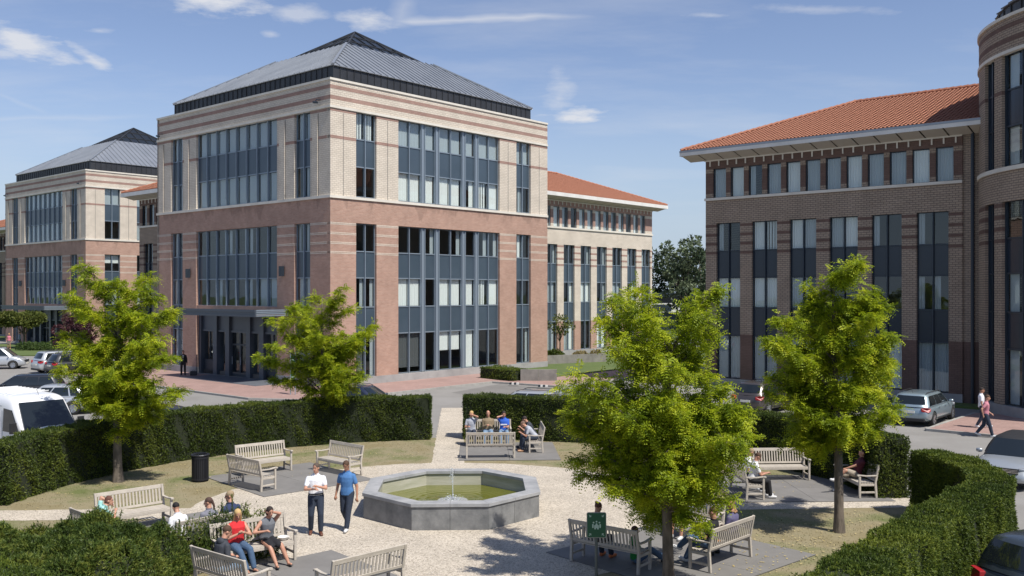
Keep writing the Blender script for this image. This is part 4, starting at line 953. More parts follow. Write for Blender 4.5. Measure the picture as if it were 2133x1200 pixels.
def locust(label, base, top_z, lean, tips, trunk_r, nfr, seed, dspread=1.5, extra=26, rad=1.65, z0=1.9, leaf=(.084,.037), fsize=.29, inset=.30, group='honey locust trees in the garden'):
    """tips: where the ends of the outer limbs show; the limbs get random depth"""
    rnd = random.Random(seed); Y = base.y
    R = thing('locust_tree', label, 'tree', base, 0, group)
    def tp(f): return Vector((lean*sin(f*1.7)*.6, 0, top_z*f*.93)) + Vector((sin(f*7+seed)*.03, cos(f*6+seed)*.03, 0))
    tr = MB(); fs = [i/14 for i in range(15)]
    tr.tube([tp(0)-Vector((0,0,.1))]+[tp(f) for f in fs[0:]], [trunk_r*1.5]+[trunk_r*(1.28 if f == 0 else 1)*(1-f)**.75+.012 for f in fs], 12)
    trunk = tr.build('trunk', M_BARK, R, smooth=True)
    limbs = []
    for (px, py) in tips:
        dy = rnd.gauss(0, dspread*.45); yy = Y+dy; p = Vector(((px-CXP)/FOC*yy, yy, CAMH-(py-HOR)/FOC*yy))-base; p.x -= math.copysign(min(abs(p.x)*.6, inset), p.x); p.z += (-.7*inset if p.z > top_z*.6 else .4*inset); limbs.append(p)
    zs = sorted(p.z for p in limbs); zlo, zhi = z0, top_z
    for i in range(extra):           # limbs towards and away from the viewer
        a = rnd.uniform(0, 2*pi); z = rnd.uniform(zlo+.3, zhi-1.3); f = (z-zlo)/(zhi-zlo); rr = rad*(1-.25*abs(f-.45)-.75*max(0, f-.55))*rnd.uniform(.28,.95); limbs.append(Vector((cos(a)*rr, sin(a)*rr*1.05, z)))
    lm = MB(); B, D = [], []
    for p in limbs:
        hr = sqrt(p.x*p.x+p.y*p.y); zs_ = max(z0, min(p.z-.25, p.z-hr*rnd.uniform(.45,1.05))); zs_ = min(zs_, top_z*.88); s_ = tp(zs_/(top_z*.93))
        c1_ = s_.lerp(p, .45)+Vector((0,0,.22*hr)); P5 = [(s_*(1-t)**2+c1_*2*t*(1-t)+p*t*t) for t in (0,.2,.4,.6,.8,1)]
        r0 = .010+.009*hr; lm.tube(P5, [r0, r0*.8, r0*.6, r0*.45, r0*.3, .004], 5)
        ln = (p-s_).length; nt_ = int(8+ln*9)
        for j in range(nt_):
            t = rnd.uniform(.15, 1.0)**.75; i_ = min(4, int(t*5)); q = P5[i_].lerp(P5[i_+1], t*5-i_); ax = (P5[i_+1]-P5[i_]).normalized()
            d = (ax*rnd.uniform(.2,.9)+Vector((rnd.gauss(0,.6), rnd.gauss(0,.6), rnd.gauss(.05,.3)))).normalized(); tl = rnd.uniform(.16,.42)*(1.1-.4*t)
            e = q+d*tl+Vector((0,0,-.12*tl)); lm.tube([q, e], [.006,.003], 3, False); nb = rnd.randint(6, 10)
            for kf in range(nb):
                f = (kf+1)/nb; b_ = q.lerp(e, f)+Vector((0,0,.02)); B.append(tuple(b_)); D.append((d.x*.7+rnd.gauss(0,.6), d.y*.7+rnd.gauss(0,.6), rnd.gauss(-.05,.4)))
    lm.build('limbs', M_BARK, trunk, 'stuff')
    B, D = np.array(B), np.array(D); k = RNG.permutation(len(B))
    nfr = int(nfr*1.75)
    if len(B) > nfr: B, D = B[k[:nfr]], D[k[:nfr]]
    else:
        ex = RNG.integers(0, len(B), nfr-len(B)); B = np.vstack([B, B[ex]+RNG.normal(0,.07,(len(ex),3))]); D = np.vstack([D, D[ex]+RNG.normal(0,.5,(len(ex),3))])
    V, F_ = fronds(B, D, 6, fsize, leaf); link('crown', fast_mesh('crown', V, F_, M_LOC2 if seed in (5, 8) else M_LOC), R, 'stuff')
    return R
locust('golden green locust tree at the left in front of the hedge', g(247,1004), 6.95, -.05,
  [(160,548),(165,575),(120,605),(205,600),(235,582),(262,600),(320,572),(312,600),(372,640),(345,612),(360,655),(130,690),(150,640),(118,770),(150,800),(398,815),(370,830),(330,795),(360,745),(350,700),(250,905),(290,890),(335,870),(300,850),(185,850),(160,830),(200,660),(280,650),(230,700),(320,700),(170,740),(240,780),(290,760),(150,720),(240,850),(345,850)],
  .135, 6800, 3, 1.5, 40, 1.55, 1.9, inset=.12)
locust('smaller locust tree in front of the entrance corner of the centre office block', g(672,925), 6.35, 0,
  [(720,597),(712,620),(650,615),(600,640),(618,632),(560,660),(785,672),(770,690),(760,720),(755,790),(745,760),(530,745),(550,750),(560,795),(600,700),(640,820),(690,860),(670,840),(740,640),(560,715),(720,830),(590,660),(620,760),(700,700),(660,660),(600,800),(740,740)],
  .13, 5200, 5, 1.6, 32, 1.7, 1.9, leaf=(.090,.040), fsize=.30, inset=.10)
locust('largest locust tree, front centre right, its trunk beside the green assembly sign', Vector(((1389-CXP)/FOC*19.5, 19.5, 0)), 5.45, .05,
  [(1300,578),(1262,590),(1240,605),(1225,645),(1240,660),(1520,580),(1500,600),(1530,655),(1505,640),(1180,760),(1165,775),(1150,790),(1140,840),(1165,860),(1180,870),(1180,970),(1200,1000),(1215,960),(1575,900),(1580,860),(1560,830),(1540,790),(1500,760),(1300,1090),(1340,1100),(1440,1095),(1490,1110),(1465,1060),(1240,700),(1480,730),(1560,950),(1250,900),(1290,1030),(1320,640),(1390,690),(1350,710),(1440,705),(1300,730),(1490,700),(1420,730),(1370,740),(1290,680),(1260,800),(1540,1000),(1500,1000),(1230,830),(1270,960),(1510,900),(1350,1050),(1400,1080),(1580,920)],
  .115, 10500, 8, 1.9, 56, 1.6, 1.55, leaf=(.078,.033), fsize=.28)
locust('tall locust tree on the right-hand lawn in front of the shaded building', g(1750,1110), 7.15, -.25,
  [(1795,530),(1780,560),(1760,560),(1840,590),(1825,610),(1660,580),(1672,610),(1650,640),(1600,650),(1575,690),(1590,700),(1880,685),(1850,690),(1860,640),(1875,790),(1860,760),(1882,858),(1850,880),(1610,790),(1590,800),(1650,940),(1620,930),(1680,950),(1720,930),(1800,905),(1700,650),(1580,830),(1700,900),(1872,740),(1740,620),(1820,650),(1640,700),(1640,870),(1780,860),(1830,820),(1720,560),(1600,745)],
  .115, 8800, 12, 1.6, 44, 1.5, 2.2, leaf=(.080,.035), fsize=.28)
# fallen pale leaves on the lawn
P_, Q = [], []
for (px, py, sx, sy, n) in ((180,1010,120,35,170), (1640,1120,90,40,190), (1760,1100,60,25,60), (1560,1180,80,20,60), (420,975,60,20,50), (1680,1010,60,12,25), (620,975,120,20,50), (820,950,60,12,25)):
    for i in range(n):
        v = g(px+random.gauss(0,sx), max(930, py+random.gauss(0,sy)))
        if (Vector((v.x, v.y))-Vector((GC.x, GC.y))).length < 12.2: P_.append((v.x, v.y, .042)); Q.append(random.uniform(.02,.045))
V = []; F_ = []
for (x, y, z), s_ in zip(P_, Q):
    a = random.uniform(0, 2*pi); k = len(V); c_, d_ = cos(a)*s_, sin(a)*s_
    V += [(x+c_, y+d_, z+random.uniform(0,.012)), (x-d_*.6, y+c_*.6, z), (x-c_, y-d_, z+random.uniform(0,.012)), (x+d_*.6, y-c_*.6, z)]; F_.append((k,k+1,k+2,k+3))
fl = link('fallen_leaves', fast_mesh('fallen_leaves', V, F_, mat('dry_yellow_leaf', (.55,.46,.22), .8, col2=(.40,.30,.12), vs=3)), None, 'stuff'); tag(fl, 'pale yellow fallen leaves scattered on the lawn', 'leaves')
# sparse dry grass blades give the lawn its nap
n = 36000; a = RNG.uniform(0, 2*pi, n); r_ = np.sqrt(RNG.uniform(0,1,n))*12.4; x, y = GC.x+r_*np.cos(a), GC.y+r_*np.sin(a)
k = (r_ > 7.3) & (y > 20) ; cxs = (r_*np.cos(a)*cos(GR)+r_*np.sin(a)*sin(GR)); cys = (-r_*np.cos(a)*sin(GR)+r_*np.sin(a)*cos(GR))
k &= ~((np.abs(cys) < .75) & (np.abs(cxs) > 6)) & ~((np.abs(cxs) < .7) & (cys > 6))
for (sx, sy, sa, wx, wy) in ((-7.25,30.75,42,3.9,4.1),(-.15,36,2,3.7,4),(8.75,29.25,2,4.6,3.9),(3.9,21.9,42,4.5,4.3),(-4.35,19.4,42,3.9,4),(-8.6,23.3,42,3.9,4)):
    c_, s_ = cos(radians(sa)), sin(radians(sa)); u = (x-sx)*c_+(y-sy)*s_; v = -(x-sx)*s_+(y-sy)*c_; k &= ~((np.abs(u) < wx/2+.02) & (np.abs(v) < wy/2+.02))
x, y = x[k], y[k]; V, F_ = tri_leaves(np.column_stack([x, y, np.full(len(x), .012)]), np.tile([0,0,1.],(len(x),1)), .032, 2, .5, .2, .14)
lg = link('grass_blades', fast_mesh('grass_blades', V, F_, leafmat('dry_grass', (.19,.15,.07), (.15,.14,.05), (.10,.125,.03), vs=.5, trans=.2, fine=3)), None, 'stuff'); tag(lg, 'short dry grass of the round lawn', 'grass')

# ------------------------------------------------------------ background trees and shrubs
def clump(c, r, n):
    c = np.array(c); r = np.array(r); d = RNG.normal(0,1,(n,3)); d /= np.linalg.norm(d,axis=1)[:,None]; k = RNG.uniform(.62,1.05,n)[:,None]; return c+d*r*k, d
def leafy(name, label, cat, base, clumps, m, size, dens, trunk=None, group=None, up=.2):
    R = thing(name, label, cat, base, 0, group); Ps, Ns = [], []
    for c, r in clumps:
        n = int(dens*(r[0]*r[1]+r[0]*r[2]+r[1]*r[2])*4); p, q = clump(c, r, n); Ps.append(p); Ns.append(q)
    V, F_ = tri_leaves(np.vstack(Ps), np.vstack(Ns), size, 2, .8, up, .4); link('crown' if trunk else 'leaves', fast_mesh('crown', V, F_, m), R, 'stuff')
    if trunk:
        tr = MB(); h, r0 = trunk; tr.tube([(0,0,-.1), (.03,0,h*.5), (0,.02,h)], [r0*1.2, r0, r0*.6], 8)
        for c, r in clumps[:9]: tr.tube([(0,0,h*.6), tuple(Vector((0,0,h*.7)).lerp(Vector(c), .5)), c], [r0*.5, r0*.35, .015], 5)
        tr.build('trunk', M_BARK, R, smooth=True)
    return R
M_WOOD = leafmat('dark_wood_leaves', (.012,.025,.012), (.025,.045,.018), (.04,.065,.025), vs=.3, trans=.1, fine=2)
M_POP = leafmat('silver_poplar_leaves', (.06,.085,.04), (.12,.155,.08), (.23,.27,.16), vs=.5, trans=.2, fine=3)
rb = random.Random(4)
def blob(cx, cz, w, h, n, s):
    return [((cx+rb.gauss(0,w*.35), rb.gauss(0,w*.3), max(s, cz+rb.gauss(0,h*.33))), (s*rb.uniform(.7,1.2), s*rb.uniform(.7,1.2), s*rb.uniform(.5,.9))) for _ in range(n)]
b = Vector(((1422-CXP)/FOC*112, 112, 0)); leafy('poplar_tree', 'tall silvery green poplar behind the gap between the buildings', 'tree', b, blob(0, 7.4, 3.4, 8.6, 40, .85), M_POP, .34, 9, (8, .22))
b = Vector(((1466-CXP)/FOC*100, 100, 0)); leafy('dark_tree', 'dark narrow tree just behind the edge of the shaded office building', 'tree', b, blob(0, 5.5, 2.4, 6.5, 18, .9), M_WOOD, .32, 9, (6, .2))
b = Vector(((1445-CXP)/FOC*105, 105, 0)); leafy('dark_tree', 'low dark tree under the silvery poplar', 'tree', b, blob(0, 3.6, 3, 3.6, 16, .9), M_WOOD, .32, 9, (4, .2))
b = Vector(((1385-CXP)/FOC*185, 185, 0)); o = leafy('woodland', 'dark green distant wood on the horizon between the buildings', 'wood', b, [((x, rb.uniform(-3,3), 3+rb.uniform(2,9.5)), (3,3,2.6)) for x in np.linspace(-26,34,44)]+[((x, rb.uniform(-3,3), 3+rb.uniform(0,3)), (3,3,2.6)) for x in np.linspace(-26,34,30)], M_WOOD, .6, 2.2)
for ch in o.children: ch['kind'] = 'stuff'
M_GRNT = leafmat('olive_leaves', (.06,.085,.02), (.12,.145,.03), (.19,.20,.05), vs=1, trans=.3, fine=6)
b = Vector(((1166-CXP)/FOC*83.5, 83.5, .1)); leafy('small_tree', 'small sparse tree in front of the sunlit wing, right of the centre block', 'tree', b, blob(0, 2.9, 1.5, 1.3, 16, .42), M_GRNT, .16, 22, (2.6, .06))
b = Vector(((1155-CXP)/FOC*83, 83, .1)); leafy('round_shrub', 'clipped dark round shrub at the corner of the centre block', 'shrub', b, [((0,0,.42),(.75,.7,.5)), ((.4,.1,.35),(.5,.5,.4)), ((-.3,-.1,.35),(.5,.5,.4))], M_YEW, .12, 150)
for px, py in ((1215,748),(1242,746),(1205,750)):
    b = g(px, py); leafy('ornamental_grass', 'tuft of straw coloured ornamental grass by the sunlit wing', 'grass tuft', Vector((b.x, b.y, .15)), [((0,0,.25),(.5,.4,.3))], leafmat('straw', (.25,.2,.09), (.34,.28,.14), vs=2), .2, 60, group='ornamental grass tufts by the wing', up=1)
b = g(50, 728); leafy('umbrella_tree', 'flat topped olive green tree at the far left by the entrance of the far block', 'tree', b, [((rb.uniform(-2.0,2.0), rb.uniform(-1.2,1.2), 2.85+rb.uniform(-.15,.75)*(1)), (.85,.85,.45)) for _ in range(32)], M_GRNT, .2, 34, (2.5,.12))
M_PURP = leafmat('purple_leaves', (.03,.012,.018), (.055,.018,.025), (.09,.03,.035), vs=1, trans=.2, fine=5)
b = g(165, 745); leafy('purple_tree', 'dark purple leaved tree behind the left locust tree', 'tree', b, blob(0, 2.5, 2.3, 1.8, 18, .7), M_PURP, .18, 34, (2.2,.09))
b = g(60, 732); leafy('low_shrubs', 'low rounded green shrubs behind the silver people carrier', 'shrubs', b, [((x, rb.uniform(-.4,.4), .45), (.75,.6,.5)) for x in np.linspace(-.8,2.6,6)], leafmat('shrub_green', (.05,.09,.02), (.08,.13,.035), (.12,.17,.05), vs=1), .14, 60)
slab_area('grass_verge', [(v.x, v.y) for v in (g(-200,742), g(150,742), g(330,735), g(330,722), g(-200,716))][::-1], .1, M_GRASS)
# boxed hedge, retaining walls, kerb lamps
a, b_ = g(1016,790), g(1083,796)
hedge('low boxed hedge in front of the centre block, left of the concrete wall', [(a.x, a.y+.4), (b_.x, b_.y+.1)], 1.5, .85, M_YEWL, 260, .09, None)
M_CONC = mat('weathered_concrete', (.25,.235,.21), .9, col2=(.17,.16,.145), vs=1.5, bump=.2, bs=20)
RW = thing('retaining_wall', 'low weathered concrete retaining wall beside the boxed hedge', 'wall', g(1084,796))
v = [g(1084,796), g(1160,796), g(1262,757), g(1105,764)]; w_ = [Vector((p.x-v[0].x, p.y-v[0].y, 0)) for p in v]
for p, q in ((w_[0], w_[1]), (w_[3], w_[2])): 
    n_ = max(1, round((q-p).length/1.6)); d = (q-p)/n_
    for i in range(n_): MB().beam(p+d*i+d.normalized()*.006+Vector((0,0,.42)), p+d*(i+1)-d.normalized()*.006+Vector((0,0,.42)), .2, .86).build('concrete_panel', M_CONC, RW)
for i, (px, py) in enumerate(((1071,801), (1131,806))):
    v = g(px, py, .1); T_ = thing('reflector_block', ['small white and black reflector block on the pavement edge, the left one', 'small white and black reflector block on the pavement edge, the right one'][i], 'reflector', v, -.15, 'reflector blocks on the pavement edge')
    for k in range(4): MB().box(-.30+k*.15, -.155+k*.15, -.1, .1, 0, .12).build('segment', M_WHITE if k % 2 else M_FRAMED, T_)
# ------------------------------------------------------------ benches
M_TEAK = mat('weathered_teak', (.50,.45,.38), .85, col2=(.36,.32,.27), vs=5, vlo=.3, vhi=.75, bump=.3, bs=30, stretch=(1,1,1), det=6)
BW = 1.80
def make_bench():
    R = thing('garden_bench', 'x', 'bench', (0,0,0), 0, 'weathered wooden garden benches'); w = BW/2
    def P(name, f, sm=False): mb = MB(); f(mb); o = mb.build(name, M_TEAK, R); bevel(o, .006, 1); return o
    for s in (-1, 1):
        def rear(mb): mb.beam((s*(w-.035),.0,0), (s*(w-.035),.03,.44), .06,.065, (0,1,0)); mb.beam((s*(w-.035),.03,.44), (s*(w-.035),-.075,.96), .06,.055, (0,1,0))
        P('leg', rear); P('leg', lambda mb: mb.box(s*(w-.065), s*(w-.005), .47,.53, 0,.64))
        def arm(mb): mb.beam((s*(w-.03),-.02,.655), (s*(w-.03),.30,.645), .065,.035); mb.beam((s*(w-.03),.30,.645), (s*(w-.03),.50,.668), .07,.035); mb.beam((s*(w-.03),.50,.668), (s*(w-.03),.575,.655), .075,.045)
        P('armrest', arm); P('stretcher', lambda mb: mb.box(s*(w-.055), s*(w-.015), .035,.47, .14,.19)); P('seat_support', lambda mb: mb.box(s*(w-.055), s*(w-.015), .035,.47, .35,.415))
    P('seat_rail', lambda mb: mb.box(-w+.065, w-.065, .48,.515, .345,.42)); P('back_rail', lambda mb: mb.beam((-w+.065,-.068,.91), (w-.065,-.068,.91), .03,.10, (0,-.19,1)))
    P('lower_back_rail', lambda mb: mb.beam((-w+.065,.015,.50), (w-.065,.015,.50), .03,.065, (0,-.19,1)))
    sm = MB(); a = Vector((0,.006,.535)); b = Vector((0,-.058,.862)); sm.beam(a, b, .042,.014, (0,1,0)); sme = sm.mesh('slat', M_TEAK)
    n = 19
    for i in range(n): o = link('slat', sme, R); o.location.x = -w+.12+(BW-.24)*i/(n-1)
    ss = MB().box(-w+.06, w-.06, 0, .062, .421,.443).mesh('seat_slat', M_TEAK)
    for i in range(6): o = link('seat_slat', ss, R); o.location.y = .048+i*.080
    return R
bench0 = make_bench(); used = [False]
def bench(pa, pb, side, label):
    """pa, pb: ends of the back; side=+1: seat lies to the left of pa->pb"""
    a, b = Vector(pa), Vector(pb); d = (b-a).normalized(); f = Vector((-d.y, d.x))*side; c = (a+b)/2
    o = bench0 if not used[0] else copy_tree(bench0); used[0] = True
    o.location = (c.x, c.y, SZ); o.rotation_euler = (0,0,atan2(f.y, f.x)-pi/2); o['label'] = label; return o
B = {}
B['nw_back'] = bench((-9.15,31.3), (-7.8,32.45), -1, 'empty bench facing the camera by the hedge, beyond the litter bin')
B['nw_left'] = bench((-8.93,29.75), (-7.55,28.55), 1, 'empty bench seen from behind, nearest the litter bin')
B['nw_right'] = bench((-6.3,32.45), (-4.95,31.25), -1, 'empty bench directly beyond the man in the blue polo shirt, beside the thin tree trunk')
B['n_back'] = bench((-1.85,37.7), (-.02,37.75), -1, 'bench against the hedge that three seated men share')
B['n_front'] = bench((-1.68,34.25), (.13,34.35), 1, 'bench seen from behind in front of the three seated men')
B['n_right'] = bench((1.16,35.45), (1.07,37.25), 1, 'bench seen from its side, right of the three seated men, with two men bent forward')
B['e_back'] = bench((7.75,30.75), (9.55,30.85), -1, 'empty bench in the shade under the tall right tree, facing the camera')
B['e_left'] = bench((6.82,27.45), (6.76,29.25), -1, 'side-on bench with two people in white shirts beside the right gravel path')
B['e_right'] = bench((10.70,27.72), (10.60,29.52), 1, 'side-on bench by the hedge end with a reclining man in a maroon polo')
B['se_front'] = bench((1.31,21.3), (2.72,20.2), 1, 'bench seen from behind, half hidden by the green assembly point sign')
B['se_right'] = bench((4.22,20.3), (5.5,21.65), 1, 'bench seen from behind at lower right with the curly haired woman')
B['se_back'] = bench((3.85,24.3), (5.2,23.15), -1, 'bench mostly hidden behind the largest tree, a person in grey reclining on it')
B['sw_back'] = bench((-6.58,20.65), (-5.2,21.75), -1, 'bench with the woman in red and the woman in the grey dress')
B['sw_left'] = bench((-6.43,19.08), (-5.02,17.98), 1, 'bench seen from behind at the bottom left, under the man in the dark hoodie')
B['sw_right'] = bench((-3.45,17.95), (-2.19,19.2), 1, 'empty bench seen from behind, cut off by the bottom edge below the fountain')
B['w_back'] = bench((-10.5,23.8), (-9.22,25.05), -1, 'empty bench above the yew bed, left of the dark haired head')
B['w_left'] = bench((-10.4,22.4), (-9.1,21.2), 1, 'shaded bench behind the yew bed with the mint shirted person')
B['w_right'] = bench((-7.5,20.95), (-6.2,22.25), 1, 'bench behind the yew shrubs where the navy shirted man and the ponytailed woman sit')

# ------------------------------------------------------------ litter bin, sign, totem
M_BIN = mat('black_metal', (.025,.026,.032), .45, .4)
v = g(417,1003); T_ = thing('litter_bin', 'black slatted metal litter bin on the lawn by the left benches', 'litter bin', (v.x, v.y, .012))
MB().lathe([(.01,.05), (.235,.05), (.235,.80), (.20,.80), (.20,.08)], seg=24).build('liner', mat('bin_liner', (.02,.02,.022), .7), T_)
sl_ = MB().box(-.016,.016,.248,.262,.03,.82).mesh('slat', M_BIN)
for i in range(28): o = link('slat', sl_, T_); o.rotation_euler.z = 2*pi*i/28
for z in (.06,.74): MB().lathe([(.250,z), (.272,z), (.272,z+.05), (.250,z+.05), (.250,z)], seg=28).build('hoop', M_BIN, T_)
MB().lathe([(.20,.83), (.285,.83), (.30,.85), (.285,.87), (.20,.87), (.20,.83)], seg=28).build('rim', M_BIN, T_)
for i in range(7):
    x = -.18+i*.06; MB().tube([(x,-sqrt(.21**2-x*x),.87), (x,0,.93), (x,sqrt(.21**2-x*x),.87)], .007, 5).build('lid_bar', M_BIN, T_)
M_GRN = mat('sign_green', (.008,.085,.045), .35); M_GREY2 = mat('galvanised', (.28,.30,.31), .45, .6); M_PRINT = mat('sign_print', (.42,.56,.48), .5)
T_ = thing('assembly_point_sign', 'green assembly point sign on a grey post in front of the bench', 'sign', (1.76,19.75,0))
MB().lathe([(.032,0), (.032,1.47)], seg=14, cap=True).build('post', MC['blue_grey_metal'] if 0 else mat('post_grey', (.10,.12,.13), .5, .5), T_)
def rrect(w, h, r, n=5):
    p = []
    for cx, cz, a0 in ((w-r,h-r,0), (-w+r,h-r,90), (-w+r,-h+r,180), (w-r,-h+r,270)):
        for i in range(n+1): a = radians(a0+90*i/n); p.append((cx+r*cos(a), cz+r*sin(a)))
    return p
def plate(name, pts, y0, y1, m, parent, cz=0, cx=0):
    mb = MB(); k = len(pts)
    mb.v += [(cx+p[0], y0, cz+p[1]) for p in pts]+[(cx+p[0], y1, cz+p[1]) for p in pts]
    mb.f += [tuple(range(k)), tuple(range(2*k-1, k-1, -1))]+[(i, (i+1) % k, k+(i+1) % k, k+i) for i in range(k)]
    return mb.build(name, m, parent)
CZ = 1.23
plate('plate_edge', rrect(.205,.265,.035), -.060, -.038, M_GREY2, T_, CZ); pl = plate('plate', rrect(.192,.252,.028), -.0655, -.0605, M_GRN, T_, CZ)
def pic(pts, cx, cz, s=1): plate('pictogram', [(x*s, z*s) for x, z in pts], -.0685, -.0662, M_PRINT, pl, cz, cx)
disc = [(cos(2*pi*i/10), sin(2*pi*i/10)) for i in range(10)]
for x, z in ((-.062,1.285), (0,1.305), (.062,1.285)): pic(disc, x, z, .018)
for x, z, s in ((-.075,1.215,.9), (-.03,1.19,1), (.03,1.19,1), (.075,1.215,.9), (0,1.22,1.1)): pic([(-.016,-.045), (.016,-.045), (.018,.03), (.008,.045), (-.008,.045), (-.018,.03)], x, z, s)
for sx in (-1, 1):
    for sz in (-1, 1):
        a = Vector((sx*.135, sz*.195)); d = Vector((-sx, -sz)).normalized(); n_ = Vector((-d.y, d.x)); q = [a-d*.03+n_*.006, a+d*.022+n_*.006, a+d*.022-n_*.006, a-d*.03-n_*.006]
        pic([tuple(p) for p in q], 0, CZ)
        h = a+d*.034; pic([tuple(p) for p in (h, h+Vector((sx*.042, 0)), h+Vector((sx*.042, sz*.010)), h+Vector((sx*.010, sz*.010)), h+Vector((sx*.010, sz*.042)), h+Vector((0, sz*.042)))], 0, CZ)
v = g(610,822,.1); T_ = thing('pylon_sign', 'slim blue and white pylon sign on the pink pavement by the entrance', 'sign', v, .3)
MB().box(-.16,-.11,-.04,.04,0,2.45).build('post', M_FRAME, T_); MB().box(.11,.16,-.04,.04,0,2.45).build('post', M_FRAME, T_); MB().box(-.108,.108,-.02,.02,.75,2.3).build('panel', M_GRN, T_)
for z in (1.0,1.35,1.7,2.0): MB().box(-.08,.08,-.026,-.021,z,z+.07).build('print_line', M_PRINT, T_)
v = g(590,770+42,.1)
# blue tinted glass and small things lying on seats are built with the people

# ------------------------------------------------------------ cars
M_CGL = mat('car_glass', (.012,.016,.018), .04, spec=.8); M_TYRE = mat('tyre', (.018,.018,.018), .85); M_RIM = mat('alloy', (.45,.46,.48), .3, .8)
M_LTR = mat('red_lamp', (.32,.012,.015), .38); M_LTW = mat('clear_lamp', (.45,.47,.50), .3, .3); M_PLATE = mat('number_plate', (.75,.72,.62), .5); M_BLK = mat('black_plastic', (.02,.02,.021), .6); M_CHR = mat('chrome', (.7,.7,.72), .1, 1)
BAKE = []; CUTTERS = []
def paint(name, c, metal=.5, rough=.36): return mat(name, c, rough, metal, coat=1)
def interp(tab, x):
    if x <= tab[0][0]: return tab[0][1]
    for (a, b), (c_, d) in zip(tab, tab[1:]):
        if x <= c_: t_ = (x-a)/(c_-a); return b+(d-b)*t_
    return tab[-1][1]
def make_car(name, label, cat, pos, head, pm, Lc=4.4, Wc=1.80, Hc=1.47, kind='hatch', rails=False, details=True, dark_roof=False, group='parked cars', badge=False):
    R = thing(name, label, cat, (pos[0], pos[1], pos[2] if len(pos) > 2 else 0), atan2(head[1], head[0]), group)
    l, w = Lc/2, Wc/2; belt = Hc*.635 if kind != 'mpv' else Hc*.60
    xr_b, xr_t = {'hatch': (-l+.10,-l+.55), 'estate': (-l+.06,-l+.42), 'mpv': (-l+.05,-l+.28), 'coupe': (-l+.55,-l+1.15), 'suv': (-l+.08,-l+.40)}[kind]
    xf_b, xf_t = {'hatch': (l-1.05,l-1.85), 'estate': (l-1.15,l-1.95), 'mpv': (l-.75,l-1.55), 'coupe': (l-1.35,l-2.15), 'suv': (l-1.15,l-1.85)}[kind]
    top = [(-l,.60), (-l+.04,belt-.12), (-l+.14,belt), (xf_b-.1,belt+.0), (xf_b+.15,belt-.03), (l-.45,belt-.14), (l-.16,belt-.26), (l-.03,.52), (l,.42)]
    xs = [-l,-l+.05,-l+.18,-l+.45,-l+.9,-.55,0,.5,l-1.2,l-.85,l-.5,l-.24,l-.08,l]
    def hw(x): return w*interp([(-l,.80), (-l+.10,.90), (-l+.35,.975), (0,1), (l-.7,.985), (l-.3,.92), (l-.08,.80), (l,.70)], x)
    def bot(x): return interp([(-l,.40), (-l+.10,.27), (-l+.5,.20), (l-.5,.20), (l-.12,.24), (l,.30)], x)
    V, F_ = [], []; m = 9
    for x in xs:
        h, b_, t_ = hw(x), bot(x), interp(top, x); half = [(0,b_), (h*.80,b_), (h*.97,b_+.07), (h,b_+(t_-b_)*.38), (h*.995,b_+(t_-b_)*.60), (h*.975,b_+(t_-b_)*.84), (h*.90,t_-.015), (h*.55,t_+.018), (0,t_+.028)]
        ringp = [(-y, z) for y, z in half[1:-1]]; full = half+ringp[::-1]
        V += [(x, y, z) for y, z in full]
    k = 2*m-2
    for i in range(len(xs)-1):
        for j in range(k): a, c_ = i*k+j, i*k+(j+1) % k; F_.append((a, c_, c_+k, a+k))
    F_.append(tuple(range(k))[::-1]); F_.append(tuple(range((len(xs)-1)*k, len(xs)*k)))
    mb = MB(); mb.v, mb.f = V, F_; body = mb.build('body', pm, R, smooth=True)
    s_ = body.modifiers.new('s', 'SUBSURF'); s_.levels = s_.render_levels = 1
    wr = .325 if kind != 'suv' else .36; ax = (-l+.82 if kind != 'coupe' else -l+.85, l-.88)
    cut = MB()
    for x in ax:
        for s in (-1, 1): cut.lathe([(.001,s*(w-.30)), (wr+.06,s*(w-.30)), (wr+.06,s*(w+.1)), (.001,s*(w+.1))], (x,0,wr), 28, 'y')
    co = cut.build('cutter', M_BLK, R); bm = bmesh.new(); bm.from_mesh(co.data); bmesh.ops.remove_doubles(bm, verts=bm.verts, dist=.002); bmesh.ops.recalc_face_normals(bm, faces=bm.faces); bm.to_mesh(co.data); bm.free()
    co.hide_render = True; CUTTERS.append(co)
    bo = body.modifiers.new('b', 'BOOLEAN'); bo.operation = 'DIFFERENCE'; bo.object = co; bo.solver = 'EXACT'; BAKE.append((body, None))
    # greenhouse
    zt = Hc-.035
    def gh(v_):
        return xr_b+(xr_t-xr_b)*v_, xf_b+(xf_t-xf_b)*v_, w*(.895-.195*v_+.04*sin(pi*v_)), belt-.03+(zt-belt+.03)*v_
    def ringat(v_):
        xr, xf, y, z = gh(v_); p = []
        for q in (-.95,-.5,0,.5,.95): p.append((xf-.13*q*q, y*q, z))
        for q in (.12,.35,.6,.85): p.append((xf-.16+(xr+.10-xf+.16)*q, y*(1+.0), z))
        for q in (.93,.5,0,-.5,-.93): p.append((xr+.09*q*q, y*q, z))
        for q in (.85,.6,.35,.12): p.append((xf-.16+(xr+.10-xf+.16)*q, -y, z))
        return p
    rs = [ringat(v_) for v_ in (0,.35,.7,.97)]; top_ = ringat(1.0); cx = sum(p[0] for p in top_)/len(top_)
    rs.append([((p[0]-cx)*.90+cx, p[1]*.86, Hc-.008) for p in top_]); rs.append([((p[0]-cx)*.5+cx, p[1]*.45, Hc+.015) for p in top_])
    mb = MB(); k = len(top_)
    for r_ in rs: mb.v += r_
    for i in range(len(rs)-1):
        for j in range(k): a, c_ = i*k+j, i*k+(j+1) % k; mb.f.append((a, c_, c_+k, a+k))
    mb.f.append(tuple(range((len(rs)-1)*k, len(rs)*k))); mb.build('roof', M_BLK if dark_roof else pm, R, smooth=True)
